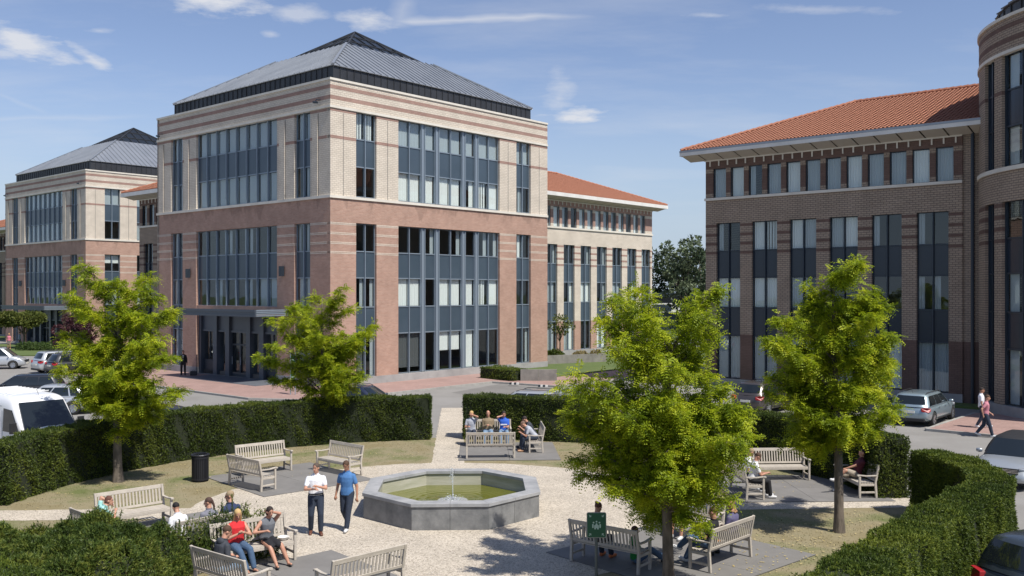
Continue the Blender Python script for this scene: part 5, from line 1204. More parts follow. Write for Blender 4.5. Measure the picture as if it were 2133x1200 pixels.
    def panel(nm, f, nu=6, nv=4, off=.007):
        Vv = []; Ff = []
        for i in range(nu+1):
            for j in range(nv+1): Vv.append(f(i/nu, j/nv))
        for i in range(nu):
            for j in range(nv): a = i*(nv+1)+j; Ff.append((a, a+1, a+nv+2, a+nv+1))
        return link(nm, fast_mesh(nm, Vv, Ff, M_CGL, True), R)
    def ws(u, v_): vv = .06+.86*v_; xr, xf, y, z = gh(vv); q = (u*2-1)*.86; return (xf-.13*q*q+.012, y*q, z+.006)
    def rw(u, v_): vv = .22+.66*v_; xr, xf, y, z = gh(vv); q = (u*2-1)*.84; return (xr+.09*q*q-.012, y*q, z+.006)
    panel('windscreen', ws); panel('rear_window', rw)
    parts = {'hatch': ((.05,.34), (.37,.72), (.75,.93)), 'estate': ((.05,.32), (.345,.62), (.645,.93)), 'mpv': ((.06,.36), (.385,.66), (.685,.95)), 'coupe': ((.05,.45), (.48,.85)), 'suv': ((.05,.34), (.365,.66), (.70,.92))}[kind]
    for s in (-1, 1):
        for (f0, f1) in parts:
            def sd_(u, v_, f0=f0, f1=f1, s=s):
                vv = .10+.78*v_; xr, xf, y, z = gh(vv); xa, xb = xf-.17, xr+.10; f = f0+(f1-f0)*u; return (xa+(xb-xa)*f, s*(y+.010), z)
            panel('side_window', sd_)
    # wheels
    tm = MB().lathe([(.20,-.095), (wr-.03,-.105), (wr,-.07), (wr,.07), (wr-.03,.105), (.20,.095)], (0,0,0), 28, 'y').mesh('tyre', M_TYRE, True)
    rm = MB()
    rm.lathe([(.205,-.09), (.215,.0), (.215,.09), (.19,.085), (.185,.02), (.05,.03), (.001,.035)], (0,0,0), 24, 'y')
    for i in range(5): a = 2*pi*i/5; rm.beam((cos(a)*.03,.06,sin(a)*.03), (cos(a)*.20,.085,sin(a)*.20), .055,.035, (0,1,0))
    rm = rm.mesh('rim', M_RIM)
    for x in ax:
        for s in (-1, 1):
            o = link('wheel', tm, R); o.location = (x, s*(w-.12), wr); o.rotation_euler.z = 0 if s > 0 else pi; link('rim', rm, o)
    # lights, plates, trim
    for s in (-1, 1):
        hl = MB(); y0 = s*(w*.50); q = []
        for (x, y, z) in ((l-.20,w*.52,.60), (l-.10,w*.55,.70), (l-.34,w*.86,.76), (l-.50,w*.93,.72), (l-.34,w*.90,.62)): q.append((x+.035, s*(y+.02), z+.015))
        hl.v += q+[(a-.10, b_*.93, c_) for a, b_, c_ in q]; hl.f += [(0,1,2,3,4), (9,8,7,6,5)]+[(i, (i+1) % 5, 5+(i+1) % 5, 5+i) for i in range(5)]; bevel(hl.build('headlight', M_LTW, R), .02, 2)
        zt_ = belt-.08
        tl = MB(); q = [(-l+.0,w*.60,zt_-.14), (-l+.0,w*.60,zt_), (-l+.10,w*.90,zt_+.03), (-l+.30,w*.965,zt_), (-l+.22,w*.975,zt_-.12), (-l+.09,w*.90,zt_-.17)]
        q = [(a-.015, s*(b_+.014), c_) for a, b_, c_ in q]; tl.v += q+[(a+.10, b_*.90, c_) for a, b_, c_ in q]; tl.f += [(0,1,2,3,4,5), (11,10,9,8,7,6)]+[(i, (i+1) % 6, 6+(i+1) % 6, 6+i) for i in range(6)]; bevel(tl.build('tail_light', M_LTR, R), .015, 2)
        mi = MB().lathe([(.001,-.10), (.055,-.085), (.075,0), (.055,.085), (.001,.10)], (0,0,0), 10, 'y'); o = mi.build('mirror', pm if not dark_roof else pm, R, smooth=True); o.location = (xf_b-.42, s*(w+.07), belt+.05); o.scale = (.75,1,1)
        for (f0, f1) in parts[:2]:
            xr, xf, y, z = gh(.1); xx = (xf-.17)+(xr+.10-xf+.17)*(f1-.03); MB().box(xx, xx+.17, s*(w*.985), s*(w*.985+.028), belt-.13, belt-.10).build('door_handle', pm, R)
        MB().box(ax[0]+.45, ax[1]-.45, s*(w-.005), s*(w+.006), .30,.36).build('side_trim', M_BLK, R)
    MB().box(-l-.012,-l+.02,-.26,.26,.62 if kind != 'mpv' else .45,.73 if kind != 'mpv' else .56).build('number_plate', M_PLATE, R)
    MB().box(l-.02,l+.012,-.26,.26,.38,.49).build('number_plate', M_PLATE, R)
    bevel(MB().box(-l-.01,-l+.25,-w*.75,w*.75,.26,.40).build('rear_bumper_trim', M_BLK, R), .03, 2)
    gr = MB().box(l-.12,l-.012,-.50,.50,.56,.70).build('grille', M_BLK, R)
    for z in (.59,.63,.67): MB().box(l-.03,l+.004,-.49,.49,z-.007,z+.007).build('grille_bar', M_CHR if badge else M_BLK, gr)
    if badge:
        bd = MB(); rr = [(l+.018, .085*cos(2*pi*i/20), .63+.085*sin(2*pi*i/20)) for i in range(21)]; bd.tube(rr, .009, 6)
        for a in (90,210,330): bd.beam((l+.018,0,.63), (l+.018,.08*cos(radians(a)),.63+.08*sin(radians(a))), .018,.014, (1,0,0))
        bd.build('badge', M_CHR, gr)
    if rails:
        for s in (-1, 1): xr, xf, y, z = gh(1); MB().tube([(xf-.15,s*y*.93,Hc-.02), (xf-.35,s*y*.93,Hc+.045), (xr+.35,s*y*.93,Hc+.045), (xr+.12,s*y*.93,Hc-.02)], .016, 6).build('roof_rail', M_BLK, R)
    MB().tube([(xr_t+.25,0,Hc), (xr_t+.12,0,Hc+.16)], .006, 5).build('aerial', M_BLK, R)
    return R
AA = (.751,-.66); BB = (.66,.751)
P_SIL = paint('silver_paint', (.42,.45,.47)); P_BLU = paint('blue_silver_paint', (.30,.38,.42)); P_DRK = paint('dark_grey_paint', (.045,.048,.052), .4); P_BRN = paint('brown_grey_paint', (.085,.072,.065)); P_NVY = paint('navy_paint', (.012,.02,.05), .3); P_BLK = paint('black_paint', (.012,.014,.018), .2); P_WHT = paint('white_paint', (.78,.78,.78), 0, .35); P_LSL = paint('light_silver_paint', (.50,.52,.54)); P_SLT = paint('slate_paint', (.055,.07,.085), .4)
w1 = Vector((18.95,42.7)); w2 = Vector((21.0,45.2)); d = (w2-w1).normalized(); c = (w1+w2)/2+Vector((-d.y, d.x))*.78
make_car('parked_car', 'pale blue silver estate car parked nose in on the right, seen from behind', 'car', (c.x, c.y), d, P_BLU, 4.75, 1.84, 1.46, 'estate', dark_roof=False, rails=True)
c = Vector((12.66,46.8))+Vector(BB)*1.35+Vector(AA)*-.80; make_car('parked_car', 'brown grey hatchback between the two right-hand trees, seen from behind', 'car', (c.x, c.y), BB, P_BRN, 4.35, 1.80, 1.56, 'hatch')
c = Vector((14.9,28.9))+Vector(BB)*2.2; make_car('parked_car', 'silver car with a round grille badge facing the camera beyond the right-hand hedge', 'car', (c.x, c.y), (-BB[0], -BB[1]), P_SIL, 4.35, 1.80, 1.44, 'hatch', dark_roof=True, badge=True)
hd = Vector((.90,.43)).normalized(); c = Vector((8.95,17.0))+hd*2.1; make_car('parked_car', 'dark slate car cut off by the bottom right corner, its roof above the hedge', 'car', (c.x, c.y), hd, P_SLT, 4.3, 1.84, 1.58, 'suv')
make_car('parked_car', 'silver people carrier in side view at the far left, beside the low shrubs', 'car', (-40.6,74.6), (.97,.24), P_LSL, 4.35, 1.75, 1.68, 'mpv', rails=True)
v = g(84,779); make_car('parked_car', 'silver sport utility car seen from behind, left of the purple tree', 'car', (v.x+1.0, v.y+1.8), BB, P_LSL, 4.5, 1.82, 1.62, 'suv', rails=True)
v = g(116,781); make_car('parked_car', 'dark estate car seen from behind, half hidden by the left locust tree', 'car', (v.x+1.0, v.y+1.6), BB, P_DRK, 4.5, 1.80, 1.52, 'estate', rails=True)
make_car('parked_car', 'black estate car behind the silver hatchback at the far left', 'car', (-27.2,52.4), (-.93,-.25), P_BLK, 4.5, 1.8, 1.50, 'estate')
make_car('parked_car', 'silver hatchback in side view just beyond the white van', 'car', (-23.1,47.3), (-.96,-.12), P_LSL, 4.3, 1.76, 1.45, 'hatch')
v = g(350,847,1.45); make_car('parked_car', 'dark car behind the hedge right of the left locust tree, only its roof showing', 'car', (v.x, v.y), (.75,-.66), P_DRK, 4.4, 1.8, 1.45, 'hatch')
v = g(785,804,1.45); make_car('parked_car', 'dark blue car behind the hedge in front of the centre block', 'car', (v.x-.6, v.y), (.9,-.35), P_NVY, 4.5, 1.8, 1.47, 'estate', rails=True)
v = g(1095,813,1.48); make_car('parked_car', 'silver car behind the hedge above the seated men, the farther of two', 'car', (v.x-.1, v.y+.4), (-.86,.3), P_LSL, 4.5, 1.8, 1.47, 'estate', rails=True)
v = g(1150,818,1.48); make_car('parked_car', 'silver car behind the hedge above the bent men, the nearer of two', 'car', (v.x+.1, v.y-.5), (-.86,.3), P_SIL, 4.6, 1.8, 1.47, 'estate', rails=True)
v = g(1225,832,1.48); make_car('parked_car', 'black car behind the hedge, hidden behind the left branches of the largest tree', 'car', (v.x+2.2, v.y-1.2), (-.86,.3), P_BLK, 4.4, 1.8, 1.47, 'hatch')

# white panel van
def make_van():
    hd = Vector((.78,-.62)).normalized(); fr_ = Vector((-15.15,31.9)); c = fr_-hd*2.75
    R = thing('panel_van', 'white high roofed panel van at the left edge behind the hedge', 'van', (c.x, c.y, 0), atan2(hd.y, hd.x)); l, w = 2.75, 1.0
    sec = [(-2.75,2.42), (-2.6,2.50), (-1.2,2.54), (.55,2.53), (.95,2.47), (1.12,2.36), (1.95,1.28), (2.45,1.12), (2.68,.95), (2.75,.60)]
    V = []; k = None
    for x, t_ in sec:
        h = w*interp([(-2.75,.96), (-2.5,1), (1.9,1), (2.5,.93), (2.75,.80)], x); tw = interp([(.25,1.0), (1.1,.99), (2.5,.965)], t_)
        tw2 = .86 if t_ > 1.4 else .93
        half = [(0,.30), (h*.9,.30), (h,.42), (h,1.05 if t_ > 1.2 else .3+(t_-.3)*.6), (h*.985 if t_ > 1.4 else h*.96, max(.3+(t_-.3)*.8, t_-.30)), (h*tw2, t_-.05), (h*.5,t_), (0,t_+.01)]
        full = half+[(-y, z) for y, z in half[1:-1]][::-1]; k = len(full); V += [(x, y, z) for y, z in full]
    F_ = []
    for i in range(len(sec)-1):
        for j in range(k): a, c_ = i*k+j, i*k+(j+1) % k; F_.append((a, c_, c_+k, a+k))
    F_ += [tuple(range(k))[::-1], tuple(range((len(sec)-1)*k, len(sec)*k))]
    mb = MB(); mb.v, mb.f = V, F_; b_ = mb.build('body', P_WHT, R, smooth=True); s_ = b_.modifiers.new('s', 'SUBSURF'); s_.levels = s_.render_levels = 2
    n_ = Vector((1.08,0,.83)).normalized()
    a, b2 = Vector((1.93,0,1.33)), Vector((1.17,0,2.27)); o_ = n_*.035
    MB().slab([a+o_+Vector((0,-.88,0)), a+o_+Vector((0,.88,0)), b2+o_+Vector((0,.76,0)), b2+o_+Vector((0,-.76,0))], .04).build('windscreen', M_CGL, R)
    for s in (-1, 1):
        y = s*1.0; q = [(1.72,y,1.30), (1.70,y,1.36), (1.12,s*.965,2.05), (.55,s*.97,2.08), (.55,y,1.30)]; q = [Vector(p)+Vector((0,s*.012,0)) for p in q]
        MB().slab(q if s < 0 else q[::-1], .03).build('side_window', M_CGL, R)
        for (x0, x1, z) in ((-2.4,-.1,1.0), (-.1,.45,2.15)): MB().box(x0, x1, s*.998, s*1.008, z-.012, z+.012).build('panel_line', M_GREY2, R)
        for x in (-.08,.48,1.78): MB().box(x-.008, x+.008, s*.998, s*1.006, .5, 2.0 if x < 1 else 1.2).build('panel_line', M_GREY2, R)
        MB().box(1.62,1.72,s*1.06,s*1.26,1.32,1.68).build('mirror', M_BLK, R)
        MB().box(2.42,2.66,s*.66,s*.93,.80,1.08).build('headlight', M_LTW, R)
        for x in (-1.75,1.85):
            o = MB().lathe([(.20,-.1), (.33,-.11), (.345,-.07), (.345,.07), (.33,.11), (.2,.1), (.001,.08)], (0,0,0), 24, 'y').build('wheel', M_TYRE, R, smooth=True); o.location = (x, s*.92, .345)
    MB().box(2.70,2.79,-.6,.6,.62,.80).build('grille', M_BLK, R)
    for i in range(9): MB().box(-2.2+i*.30,-2.17+i*.30,-.72,.72,2.53,2.553).build('roof_rib', P_WHT, R)
    MB().box(1.86,1.90,.25,.45,1.44,1.50).build('parking_card', M_WHITE, R); MB().tube([(1.0,0,2.49), (.85,0,2.68)], .008, 5).build('aerial', M_BLK, R)
make_van()
# ------------------------------------------------------------ people
SKIN = mat('skin', (.50,.27,.18), .5, col2=(.44,.22,.145), vs=12); SKINT = mat('tanned_skin', (.36,.18,.11), .5)
def cloth(name, c=(.2,.2,.2), c2=None): return mat('cloth_'+name, c, .85, col2=c2 or tuple(x*.85 for x in c), vs=18, bump=.35, bs=14)
def ell(mb, c, r, Rm=None, seg=14, n=9):
    c = Vector(c); k = len(mb.v)
    for i in range(n+1):
        a = pi*i/n
        for j in range(seg):
            b = 2*pi*j/seg; p = Vector((sin(a)*cos(b)*r[0], sin(a)*sin(b)*r[1], -cos(a)*r[2]))
            mb.v.append(tuple(c+(Rm @ p if Rm else p)))
    for i in range(n):
        for j in range(seg): a, b = k+i*seg+j, k+i*seg+(j+1) % seg; mb.f.append((a, b, b+seg, a+seg))
def cap_(mb, a, b, ra, rb, seg=10):
    a, b = Vector(a), Vector(b); d = (b-a); L_ = d.length
    if L_ < 1e-4: return
    d /= L_; pts = []; rad = []
    for t_ in (0, .3, .7): pts.append(a-d*ra*cos(t_*pi/2)); rad.append(max(.002, ra*sin(t_*pi/2)))
    pts += [a, a.lerp(b, .5), b]; rad += [ra, (ra+rb)/2*1.03, rb]
    for t_ in (.7, .3, 0): pts.append(b+d*rb*cos(t_*pi/2)); rad.append(max(.002, rb*sin(t_*pi/2)))
    mb.tube(pts, rad, seg)
def loftz(mb, secs, seg=16):
    """secs: (centre, rx, ry, matrix)"""
    k = len(mb.v)
    for c, rx, ry, M in secs:
        for j in range(seg):
            a = 2*pi*j/seg; ca, sa = cos(a), sin(a); p = Vector((rx*math.copysign(abs(ca)**.85, ca), ry*math.copysign(abs(sa)**.85, sa), 0)); mb.v.append(tuple(Vector(c)+(M @ p)))
    for i in range(len(secs)-1):
        for j in range(seg): a, b = k+i*seg+j, k+i*seg+(j+1) % seg; mb.f.append((a, b, b+seg, a+seg))
    mb.f.append(tuple(range(k+seg-1, k-1, -1))); mb.f.append(tuple(range(k+(len(secs)-1)*seg, k+len(secs)*seg)))
def ik(a, t_, l1, l2, pole):
    a, t_, pole = Vector(a), Vector(t_), Vector(pole); d = t_-a; L_ = min(d.length, (l1+l2)*.999); u = d.normalized(); x = (l1*l1-l2*l2+L_*L_)/(2*L_); h = sqrt(max(0, l1*l1-x*x))
    p = pole-u*pole.dot(u); p.normalize(); m = a+u*x+p*h; return m, a+u*L_
def person(label, loc, face, top=None, sleeve='short', bottom=None, legs='long', shoes=None, hair=((.06,.035,.02),'short'), sit=False, lean=0, head=(0,0), hl=None, hr=None, fl=None, fr=None, el=None, er=None,
           H=1.76, seat=.46, build_=1.0, skin=None, fine=False, extra=None, twist=0, open_neck=False, group=None):
    skin = skin or SKIN; s = H/1.76; sk = 1.0
    R = thing('person', label, 'person', (loc[0], loc[1], loc[2] if len(loc) > 2 else SZ), atan2(face[1], face[0])-pi/2, group); R.scale = (s, s, s)
    pz = (.96 if not sit else (seat+.10)/s); pel = Vector((0,0,pz)); Rl = Matrix.Rotation(-radians(lean), 3, 'X') @ Matrix.Rotation(radians(twist), 3, 'Z')
    def U(x, y, z): return pel + Rl @ Vector((x, y, z))      # upper body, z above the pelvis
    bw = build_
    T = [(U(0,0,-.06), .150*bw, .105*bw), (U(0,0,.03), .160*bw, .112*bw), (U(0,.004,.14), .138*bw, .098*bw*bw), (U(0,.004,.27), .155*bw, .108*bw), (U(0,-.005,.38), .172*bw, .108*bw), (U(0,-.012,.45), .140, .088), (U(0,-.014,.505), .078, .062)]
    body = MB(); loftz(body, [(c, a*.93, b*.93, Rl) for c, a, b in T])
    hp = U(0,.035,.655); Rh = Rl @ Matrix.Rotation(radians(lean)*.6, 3, 'X') @ Matrix.Rotation(radians(head[1]), 3, 'Z') @ Matrix.Rotation(-radians(head[0]), 3, 'X')
    def Hd(x, y, z): return hp + Rh @ Vector((x, y, z))
    cap_(body, U(0,-.012,.46), Hd(0,-.02,-.04), .062, .056); ell(body, Hd(0,-.012,.03), (.073,.092,.098), Rh); ell(body, Hd(0,.018,-.035), (.056,.066,.075), Rh)
    cap_(body, Hd(0,.080,.015), Hd(0,.103,-.022), .010, .015, 6)
    ell(body, Hd(0,.060,-.088), (.026,.026,.022), Rh)
    for sx in (-1, 1): ell(body, Hd(sx*.077,-.008,.0), (.012,.022,.032), Rh, 8, 6)
    res = {}
    for sx, tgt, pole in ((-1, hl, el), (1, hr, er)):
        sh = U(sx*.166*bw, -.012, .402); tgt = Vector(tgt) if tgt is not None else (U(sx*.25, .06, -.12) if not sit else Vector((sx*.12, .30, pz+.12)))
        pole = pole or (sx*.6, -1, -.4); e, wv_ = ik(sh, tgt, .285, .255, pole); cap_(body, sh, e, .052*bw, .039); cap_(body, e, wv_, .040, .026); res[sx] = (sh, e, wv_)
        d = (wv_-e).normalized(); pm_ = wv_+d*.052; cap_(body, wv_, pm_+d*.012, .025, .034, 8)
    lg = {}
    for sx, tgt in ((-1, fl), (1, fr)):
        hp_ = pel+Vector((sx*.092, 0, -.03)); tgt = Vector(tgt) if tgt is not None else (Vector((sx*.12,.0,.085)) if not sit else Vector((sx*.13,.50,.085)))
        kn, an = ik(hp_, tgt, .44, .425, (sx*.10, 1, .25)); cap_(body, hp_, kn, .082*bw, .055); cap_(body, kn, kn.lerp(an, .35), .054, .056); cap_(body, kn.lerp(an, .35), an, .056, .036)
        fd = Vector((sx*.12, 1, 0)).normalized(); sh_dir = (kn-an).normalized()
        fd = (fd-sh_dir*fd.dot(sh_dir)*.6).normalized(); cap_(body, an+Vector((0,0,-.035)), an+fd*.145+Vector((0,0,-.052)), .036, .027, 8); lg[sx] = (hp_, kn, an, fd)
    ob = body.build('body', skin, R); rm = ob.modifiers.new('r', 'REMESH'); rm.mode = 'VOXEL'; rm.voxel_size = .0125 if fine else .017; rm.use_smooth_shade = True
    sm = ob.modifiers.new('s', 'SMOOTH'); sm.iterations = 3; sm.factor = .5
    # fingers
    fg = MB()
    for sx in (-1, 1):
        sh, e, wv_ = res[sx]; d = (wv_-e).normalized(); side = d.cross(Vector((0,0,1)) if abs(d.z) < .85 else Vector((0,1,0))).normalized(); nn = side.cross(d)*(1 if True else 1); pc = wv_+d*.062
        for i, (o_, L_) in enumerate(((-.026,.060), (-.009,.072), (.009,.068), (.025,.052))):
            a = pc+side*o_; b = a+d*L_*.55-nn*.012; c_ = b+d*L_*.35-nn*.028; fg.tube([a-d*.02, a+d*.01, b, c_], [.008,.009,.008,.005], 6)
        a = wv_+d*.03-side*.024*sx; fg.tube([a, a+d*.03-side*.020*sx, a+d*.055-side*.022*sx-nn*.012], [.011,.010,.006], 6)
    BAKE.append((ob, fg))
    def garment(name, mb, m, vx=None, par=R):
        o = mb.build(name, m, par); r_ = o.modifiers.new('r', 'REMESH'); r_.mode = 'VOXEL'; r_.voxel_size = vx or (.0135 if fine else .018); r_.use_smooth_shade = True; q = o.modifiers.new('s', 'SMOOTH'); q.iterations = 2; q.factor = .5; BAKE.append((o, None)); return o
    if top:
        mb = MB(); inf = .014; TT = [(c, a+inf, b+inf, Rl) for c, a, b in T]; TT[0] = (U(0,0,-.075), T[0][1]+.02, T[0][2]+.022, Rl)
        if sleeve == 'tucked': TT[0] = (U(0,0,.0), T[0][1]+.012, T[0][2]+.012, Rl)
        if sit: TT[0] = (U(0,.0,-.04), T[0][1]+.016, T[0][2]+.018, Rl)
        TT[-1] = (U(0,-.012,.505), .078, .066, Rl); TT[-2] = (U(0,-.012,.448), .148*bw, .096, Rl)
        loftz(mb, TT)
        for sx in (-1, 1):
            sh, e, wv_ = res[sx]
            if sleeve == 'none': ell(mb, sh-Vector((sx*.03,0,0)), (.05,.06,.065), Rl); continue
            f = .62 if sleeve in ('short', 'tucked') else 1.0; cap_(mb, sh, sh.lerp(e, f), .062*bw, .058 if f < 1 else .052)
            if f == 1: cap_(mb, e, e.lerp(wv_, .92), .053, .040)
        shirt = garment('shirt' if sleeve != 'long' else 'jacket', mb, top)
        if sleeve in ('short', 'tucked', 'long'):   # collar
            cl = MB(); c0 = U(0,-.004,.513); n_ = 14
            for j in range(n_):
                a0, a1 = 2*pi*j/n_, 2*pi*(j+1)/n_
                if sin((a0+a1)/2) > .93: continue
                cl.beam(c0+Rl @ Vector((.070*cos(a0), .064*sin(a0)-.004, .0)), c0+Rl @ Vector((.070*cos(a1), .064*sin(a1)-.004, .0)), .012, .045)
            cl.build('collar', top, shirt)
    if bottom:
        mb = MB(); hz = .05 if sleeve != 'tucked' else .035
        loftz(mb, [(U(0,0,-.10) if not sit else U(0,0,-.07), .150*bw, .115*bw, Rl), (U(0,0,-.03), .168*bw, .124*bw, Rl), (U(0,0,hz), .158*bw, .116*bw, Rl)])
        for sx in (-1, 1):
            hp_, kn, an, fd = lg[sx]
            if legs == 'shorts': cap_(mb, hp_, hp_.lerp(kn, .80), .100*bw, .088)
            elif legs == 'skirt': cap_(mb, hp_+Vector((-sx*.02,0,0)), hp_.lerp(kn, .92)+Vector((-sx*.04,0,.0)), .105, .085)
            else: cap_(mb, hp_, kn, .103*bw, .078); cap_(mb, kn, kn.lerp(an, .92), .078, .063)
        garment({'long':'trousers', 'shorts':'shorts', 'skirt':'skirt'}[legs], mb, bottom)
        if sleeve == 'tucked':
            bl = MB(); loftz(bl, [(U(0,0,.022), .171*bw, .127*bw, Rl), (U(0,0,.058), .170*bw, .126*bw, Rl)], 24); bl.build('belt', M_BLK, R)
    if shoes:
        for sx in (-1, 1):
            hp_, kn, an, fd = lg[sx]; mb = MB(); b = an+Vector((0,0,-.030)); cap_(mb, b-fd*.035, b+fd*.15+Vector((0,0,-.020)), .048, .040, 10); cap_(mb, b, b+Vector((0,0,.03)), .047, .045)
            so_ = garment('shoe', mb, shoes, .013); 
    # face
    ey = MB()
    for sx in (-1, 1): 
        o = MB(); ell(o, Hd(sx*.030,.077,.020), (.012,.008,.008), Rh, 8, 5); o.build('eye', mat('eye', (.05,.035,.03), .3), R)
        o = MB().tube([Hd(sx*.014,.084,.041), Hd(sx*.032,.082,.046), Hd(sx*.048,.070,.040)], .004, 5); o.build('eyebrow', mat('hair_'+'_'.join(f'{int(x*1000)}' for x in hair[0]), hair[0], .8), R)
    o = MB(); ell(o, Hd(0,.082,-.050), (.024,.008,.006), Rh, 8, 5); o.build('mouth', mat('lips', (.33,.12,.10), .5), R)
    # hair
    hm = mat('hair_'+'_'.join(f'{int(x*1000)}' for x in hair[0]), hair[0], .8, bump=.5, bs=90)
    mb = MB(); st = hair[1]; q = .082 if st != 'cropped' else .077
    ell(mb, Hd(0,-.022,.048), (q,.094 if st != 'cropped' else .090,.086 if st != 'cropped' else .078), Rh)
    if st == 'receding': mb = MB(); ell(mb, Hd(0,-.030,.030), (.083,.082,.084), Rh)
    if st == 'long': 
        ell(mb, Hd(0,-.040,-.02), (.086,.075,.10), Rh)
        for sx in (-1, 1): cap_(mb, Hd(sx*.060,-.005,.02), Hd(sx*.075,.00,-.16), .032, .030, 8)
        cap_(mb, Hd(0,-.07,-.03), Hd(0,-.075,-.20), .06, .045)
    if st == 'curly':
        rc = random.Random(5)
        for _ in range(26): a = rc.uniform(0,2*pi); z = rc.uniform(-.19,.10); rr = .072; ell(mb, Hd(rr*cos(a), -.03+min(.03, rr*sin(a)), z), (.034,)*3, None, 8, 6)
    if st == 'ponytail': ell(mb, Hd(0,-.085,.045), (.028,.028,.028), Rh); cap_(mb, Hd(0,-.10,.04), Hd(0,-.135,-.10), .030, .028); cap_(mb, Hd(0,-.135,-.10), Hd(0,-.11,-.24), .028, .010)
    if st == 'bun': ell(mb, Hd(-.02,-.085,.105), (.040,.040,.036), Rh)
    if st == 'bob': ell(mb, Hd(0,-.035,-.01), (.090,.080,.095), Rh)
    ho = mb.build('hair', hm, R); r_ = ho.modifiers.new('r', 'REMESH'); r_.mode = 'VOXEL'; r_.voxel_size = .012; r_.use_smooth_shade = True; BAKE.append((ho, None))
    if extra: extra(R, dict(U=U, Hd=Hd, Rh=Rh, Rl=Rl, arms=res, legs=lg, pel=pel))
    return R
def seat_on(b, u, fwd=.26):
    """place on a bench: u along it as the sitter's right, fwd from the back"""
    o = B[b]; c_, s_ = cos(o.rotation_euler.z), sin(o.rotation_euler.z); x, y = u, fwd; return (o.location.x+x*c_-y*s_, o.location.y+x*s_+y*c_, SZ), (-s_, c_)
JEAN = cloth('denim_dark', (.022,.032,.055)); JEANM = cloth('denim_blue', (.06,.11,.19)); JEANL = cloth('denim_pale', (.18,.27,.38)); WHITE = cloth('white', (.78,.78,.80)); BLUE = cloth('blue', (.07,.19,.42)); NAVY = cloth('navy', (.025,.04,.10)); RED = cloth('red', (.62,.025,.03)); GREYD = cloth('grey', (.17,.18,.20)); CHAR = cloth('charcoal', (.045,.05,.062)); BLACK = cloth('black', (.012,.012,.014)); MINT = cloth('mint', (.36,.66,.62)); KHAKI = cloth('khaki', (.24,.18,.11)); LGREY = cloth('light_grey', (.40,.42,.47)); ROYAL = cloth('royal_blue', (.03,.12,.55)); MAROON = cloth('maroon', (.09,.012,.022)); PURPLE = cloth('purple_grey', (.11,.10,.19)); GREEN = cloth('green', (.01,.22,.04)); PINK = cloth('pink', (.50,.20,.24)); 
LEATH = mat('brown_leather', (.12,.045,.025), .5); SNEAK = mat('white_trainer', (.6,.6,.6), .6); DSHOE = mat('dark_shoe', (.015,.015,.016), .5); TAN = mat('tan_shoe', (.45,.25,.14), .6); ORSH = mat('orange_shoe', (.6,.16,.05), .6)
HB, HD, HBL, HG, HCH = (.075,.04,.022), (.022,.014,.011), (.50,.33,.14), (.30,.22,.13), (.11,.045,.03)
v = g(658,1114); person('man in a white polo shirt and brown shoes walking beside the fountain', (v.x, v.y, .02), (.25,-1), WHITE, 'tucked', JEAN, 'long', LEATH, ((.085,.06,.045),'short'), head=(5,-35), hl=(-.02,.27,1.22), hr=(.06,.29,1.16), el=(-1,-.3,-.6), er=(1,-.3,-.6), fl=(-.11,.10,.085), fr=(.12,-.06,.10), H=1.80, build_=1.08, fine=True)
v = g(723,1106); person('man in a blue polo shirt looking down, walking beside the fountain edge', (v.x, v.y, .02), (-.22,-1), BLUE, 'short', JEAN, 'long', SNEAK, (HB,'short'), head=(26,0), lean=3, hl=(-.30,.10,.86), hr=(.29,.02,.86), fl=(-.06,.18,.085), fr=(.08,-.26,.15), H=1.80, fine=True, skin=SKINT)
# south-west group
def sandals(R, q):
    for sx in (-1, 1):
        hp_, kn, an, fd = q['legs'][sx]; b = an+Vector((0,0,-.08)); MB().beam(b-fd*.06, b+fd*.17, .075, .014).build('sandal', DSHOE, R)
        MB().tube([b+fd*.10+Vector((-.04,0,0)), b+fd*.10+Vector((0,0,.055)), b+fd*.10+Vector((.04,0,0))], .008, 5).build('strap', DSHOE, R)
(l_, f_) = seat_on('sw_back', .42); person('blonde woman in a red sleeveless top and jeans sitting on the bench', l_, f_, RED, 'none', JEANM, 'long', None, (HBL,'long'), True, lean=6, head=(22,-10), hl=(-.05,.28,.86), hr=(.03,.27,.84), el=(-1,-.3,-.6), er=(1,-.3,-.6), fl=(-.20,.55,.085), fr=(-.02,.60,.085), H=1.70, build_=1.1, fine=True, extra=sandals)
(l_, f_) = seat_on('sw_back', -.28); person('dark haired woman in a grey dress and black skirt holding her hand to her face', l_, f_, GREYD, 'none', cloth('black_skirt', (.012,.012,.016)), 'skirt', None, (HD,'bob'), True, lean=16, head=(8,5), hl=(-.02,.135,1.20), hr=(.16,.30,.80), el=(-.8,.4,-.6), er=(1,-.3,-.6), fl=(-.28,.58,.085), fr=(.03,.64,.085), H=1.70, fine=True, extra=sandals)
def hood(R, q):
    mb = MB(); U = q['U']; ell(mb, U(0,-.075,.47), (.115,.065,.075), q['Rl']); o = mb.build('hood', CHAR, R); r_ = o.modifiers.new('r','REMESH'); r_.mode = 'VOXEL'; r_.voxel_size = .015; r_.use_smooth_shade = True; BAKE.append((o, None))
(l_, f_) = seat_on('sw_left', -.42); person('man in a dark grey hoodie seen from behind, turned towards the woman in red', l_, (f_[0]+.2, f_[1]+.1), CHAR, 'long', JEANL, 'long', SNEAK, (HB,'short'), True, lean=14, head=(18,-25), H=1.78, fine=True, extra=hood, build_=1.06)
pb = thing('plastic_bowl', 'white plastic salad bowl on the bench beside the woman in the grey dress', 'bowl', (*Vector(seat_on('sw_back', -.68, .30)[0][:2]), SZ+.445)); MB().lathe([(.01,.0), (.07,.0), (.125,.07), (.132,.075), (.12,.078), (.065,.02), (.01,.02)], seg=24).build('shell', M_WHITE, pb)
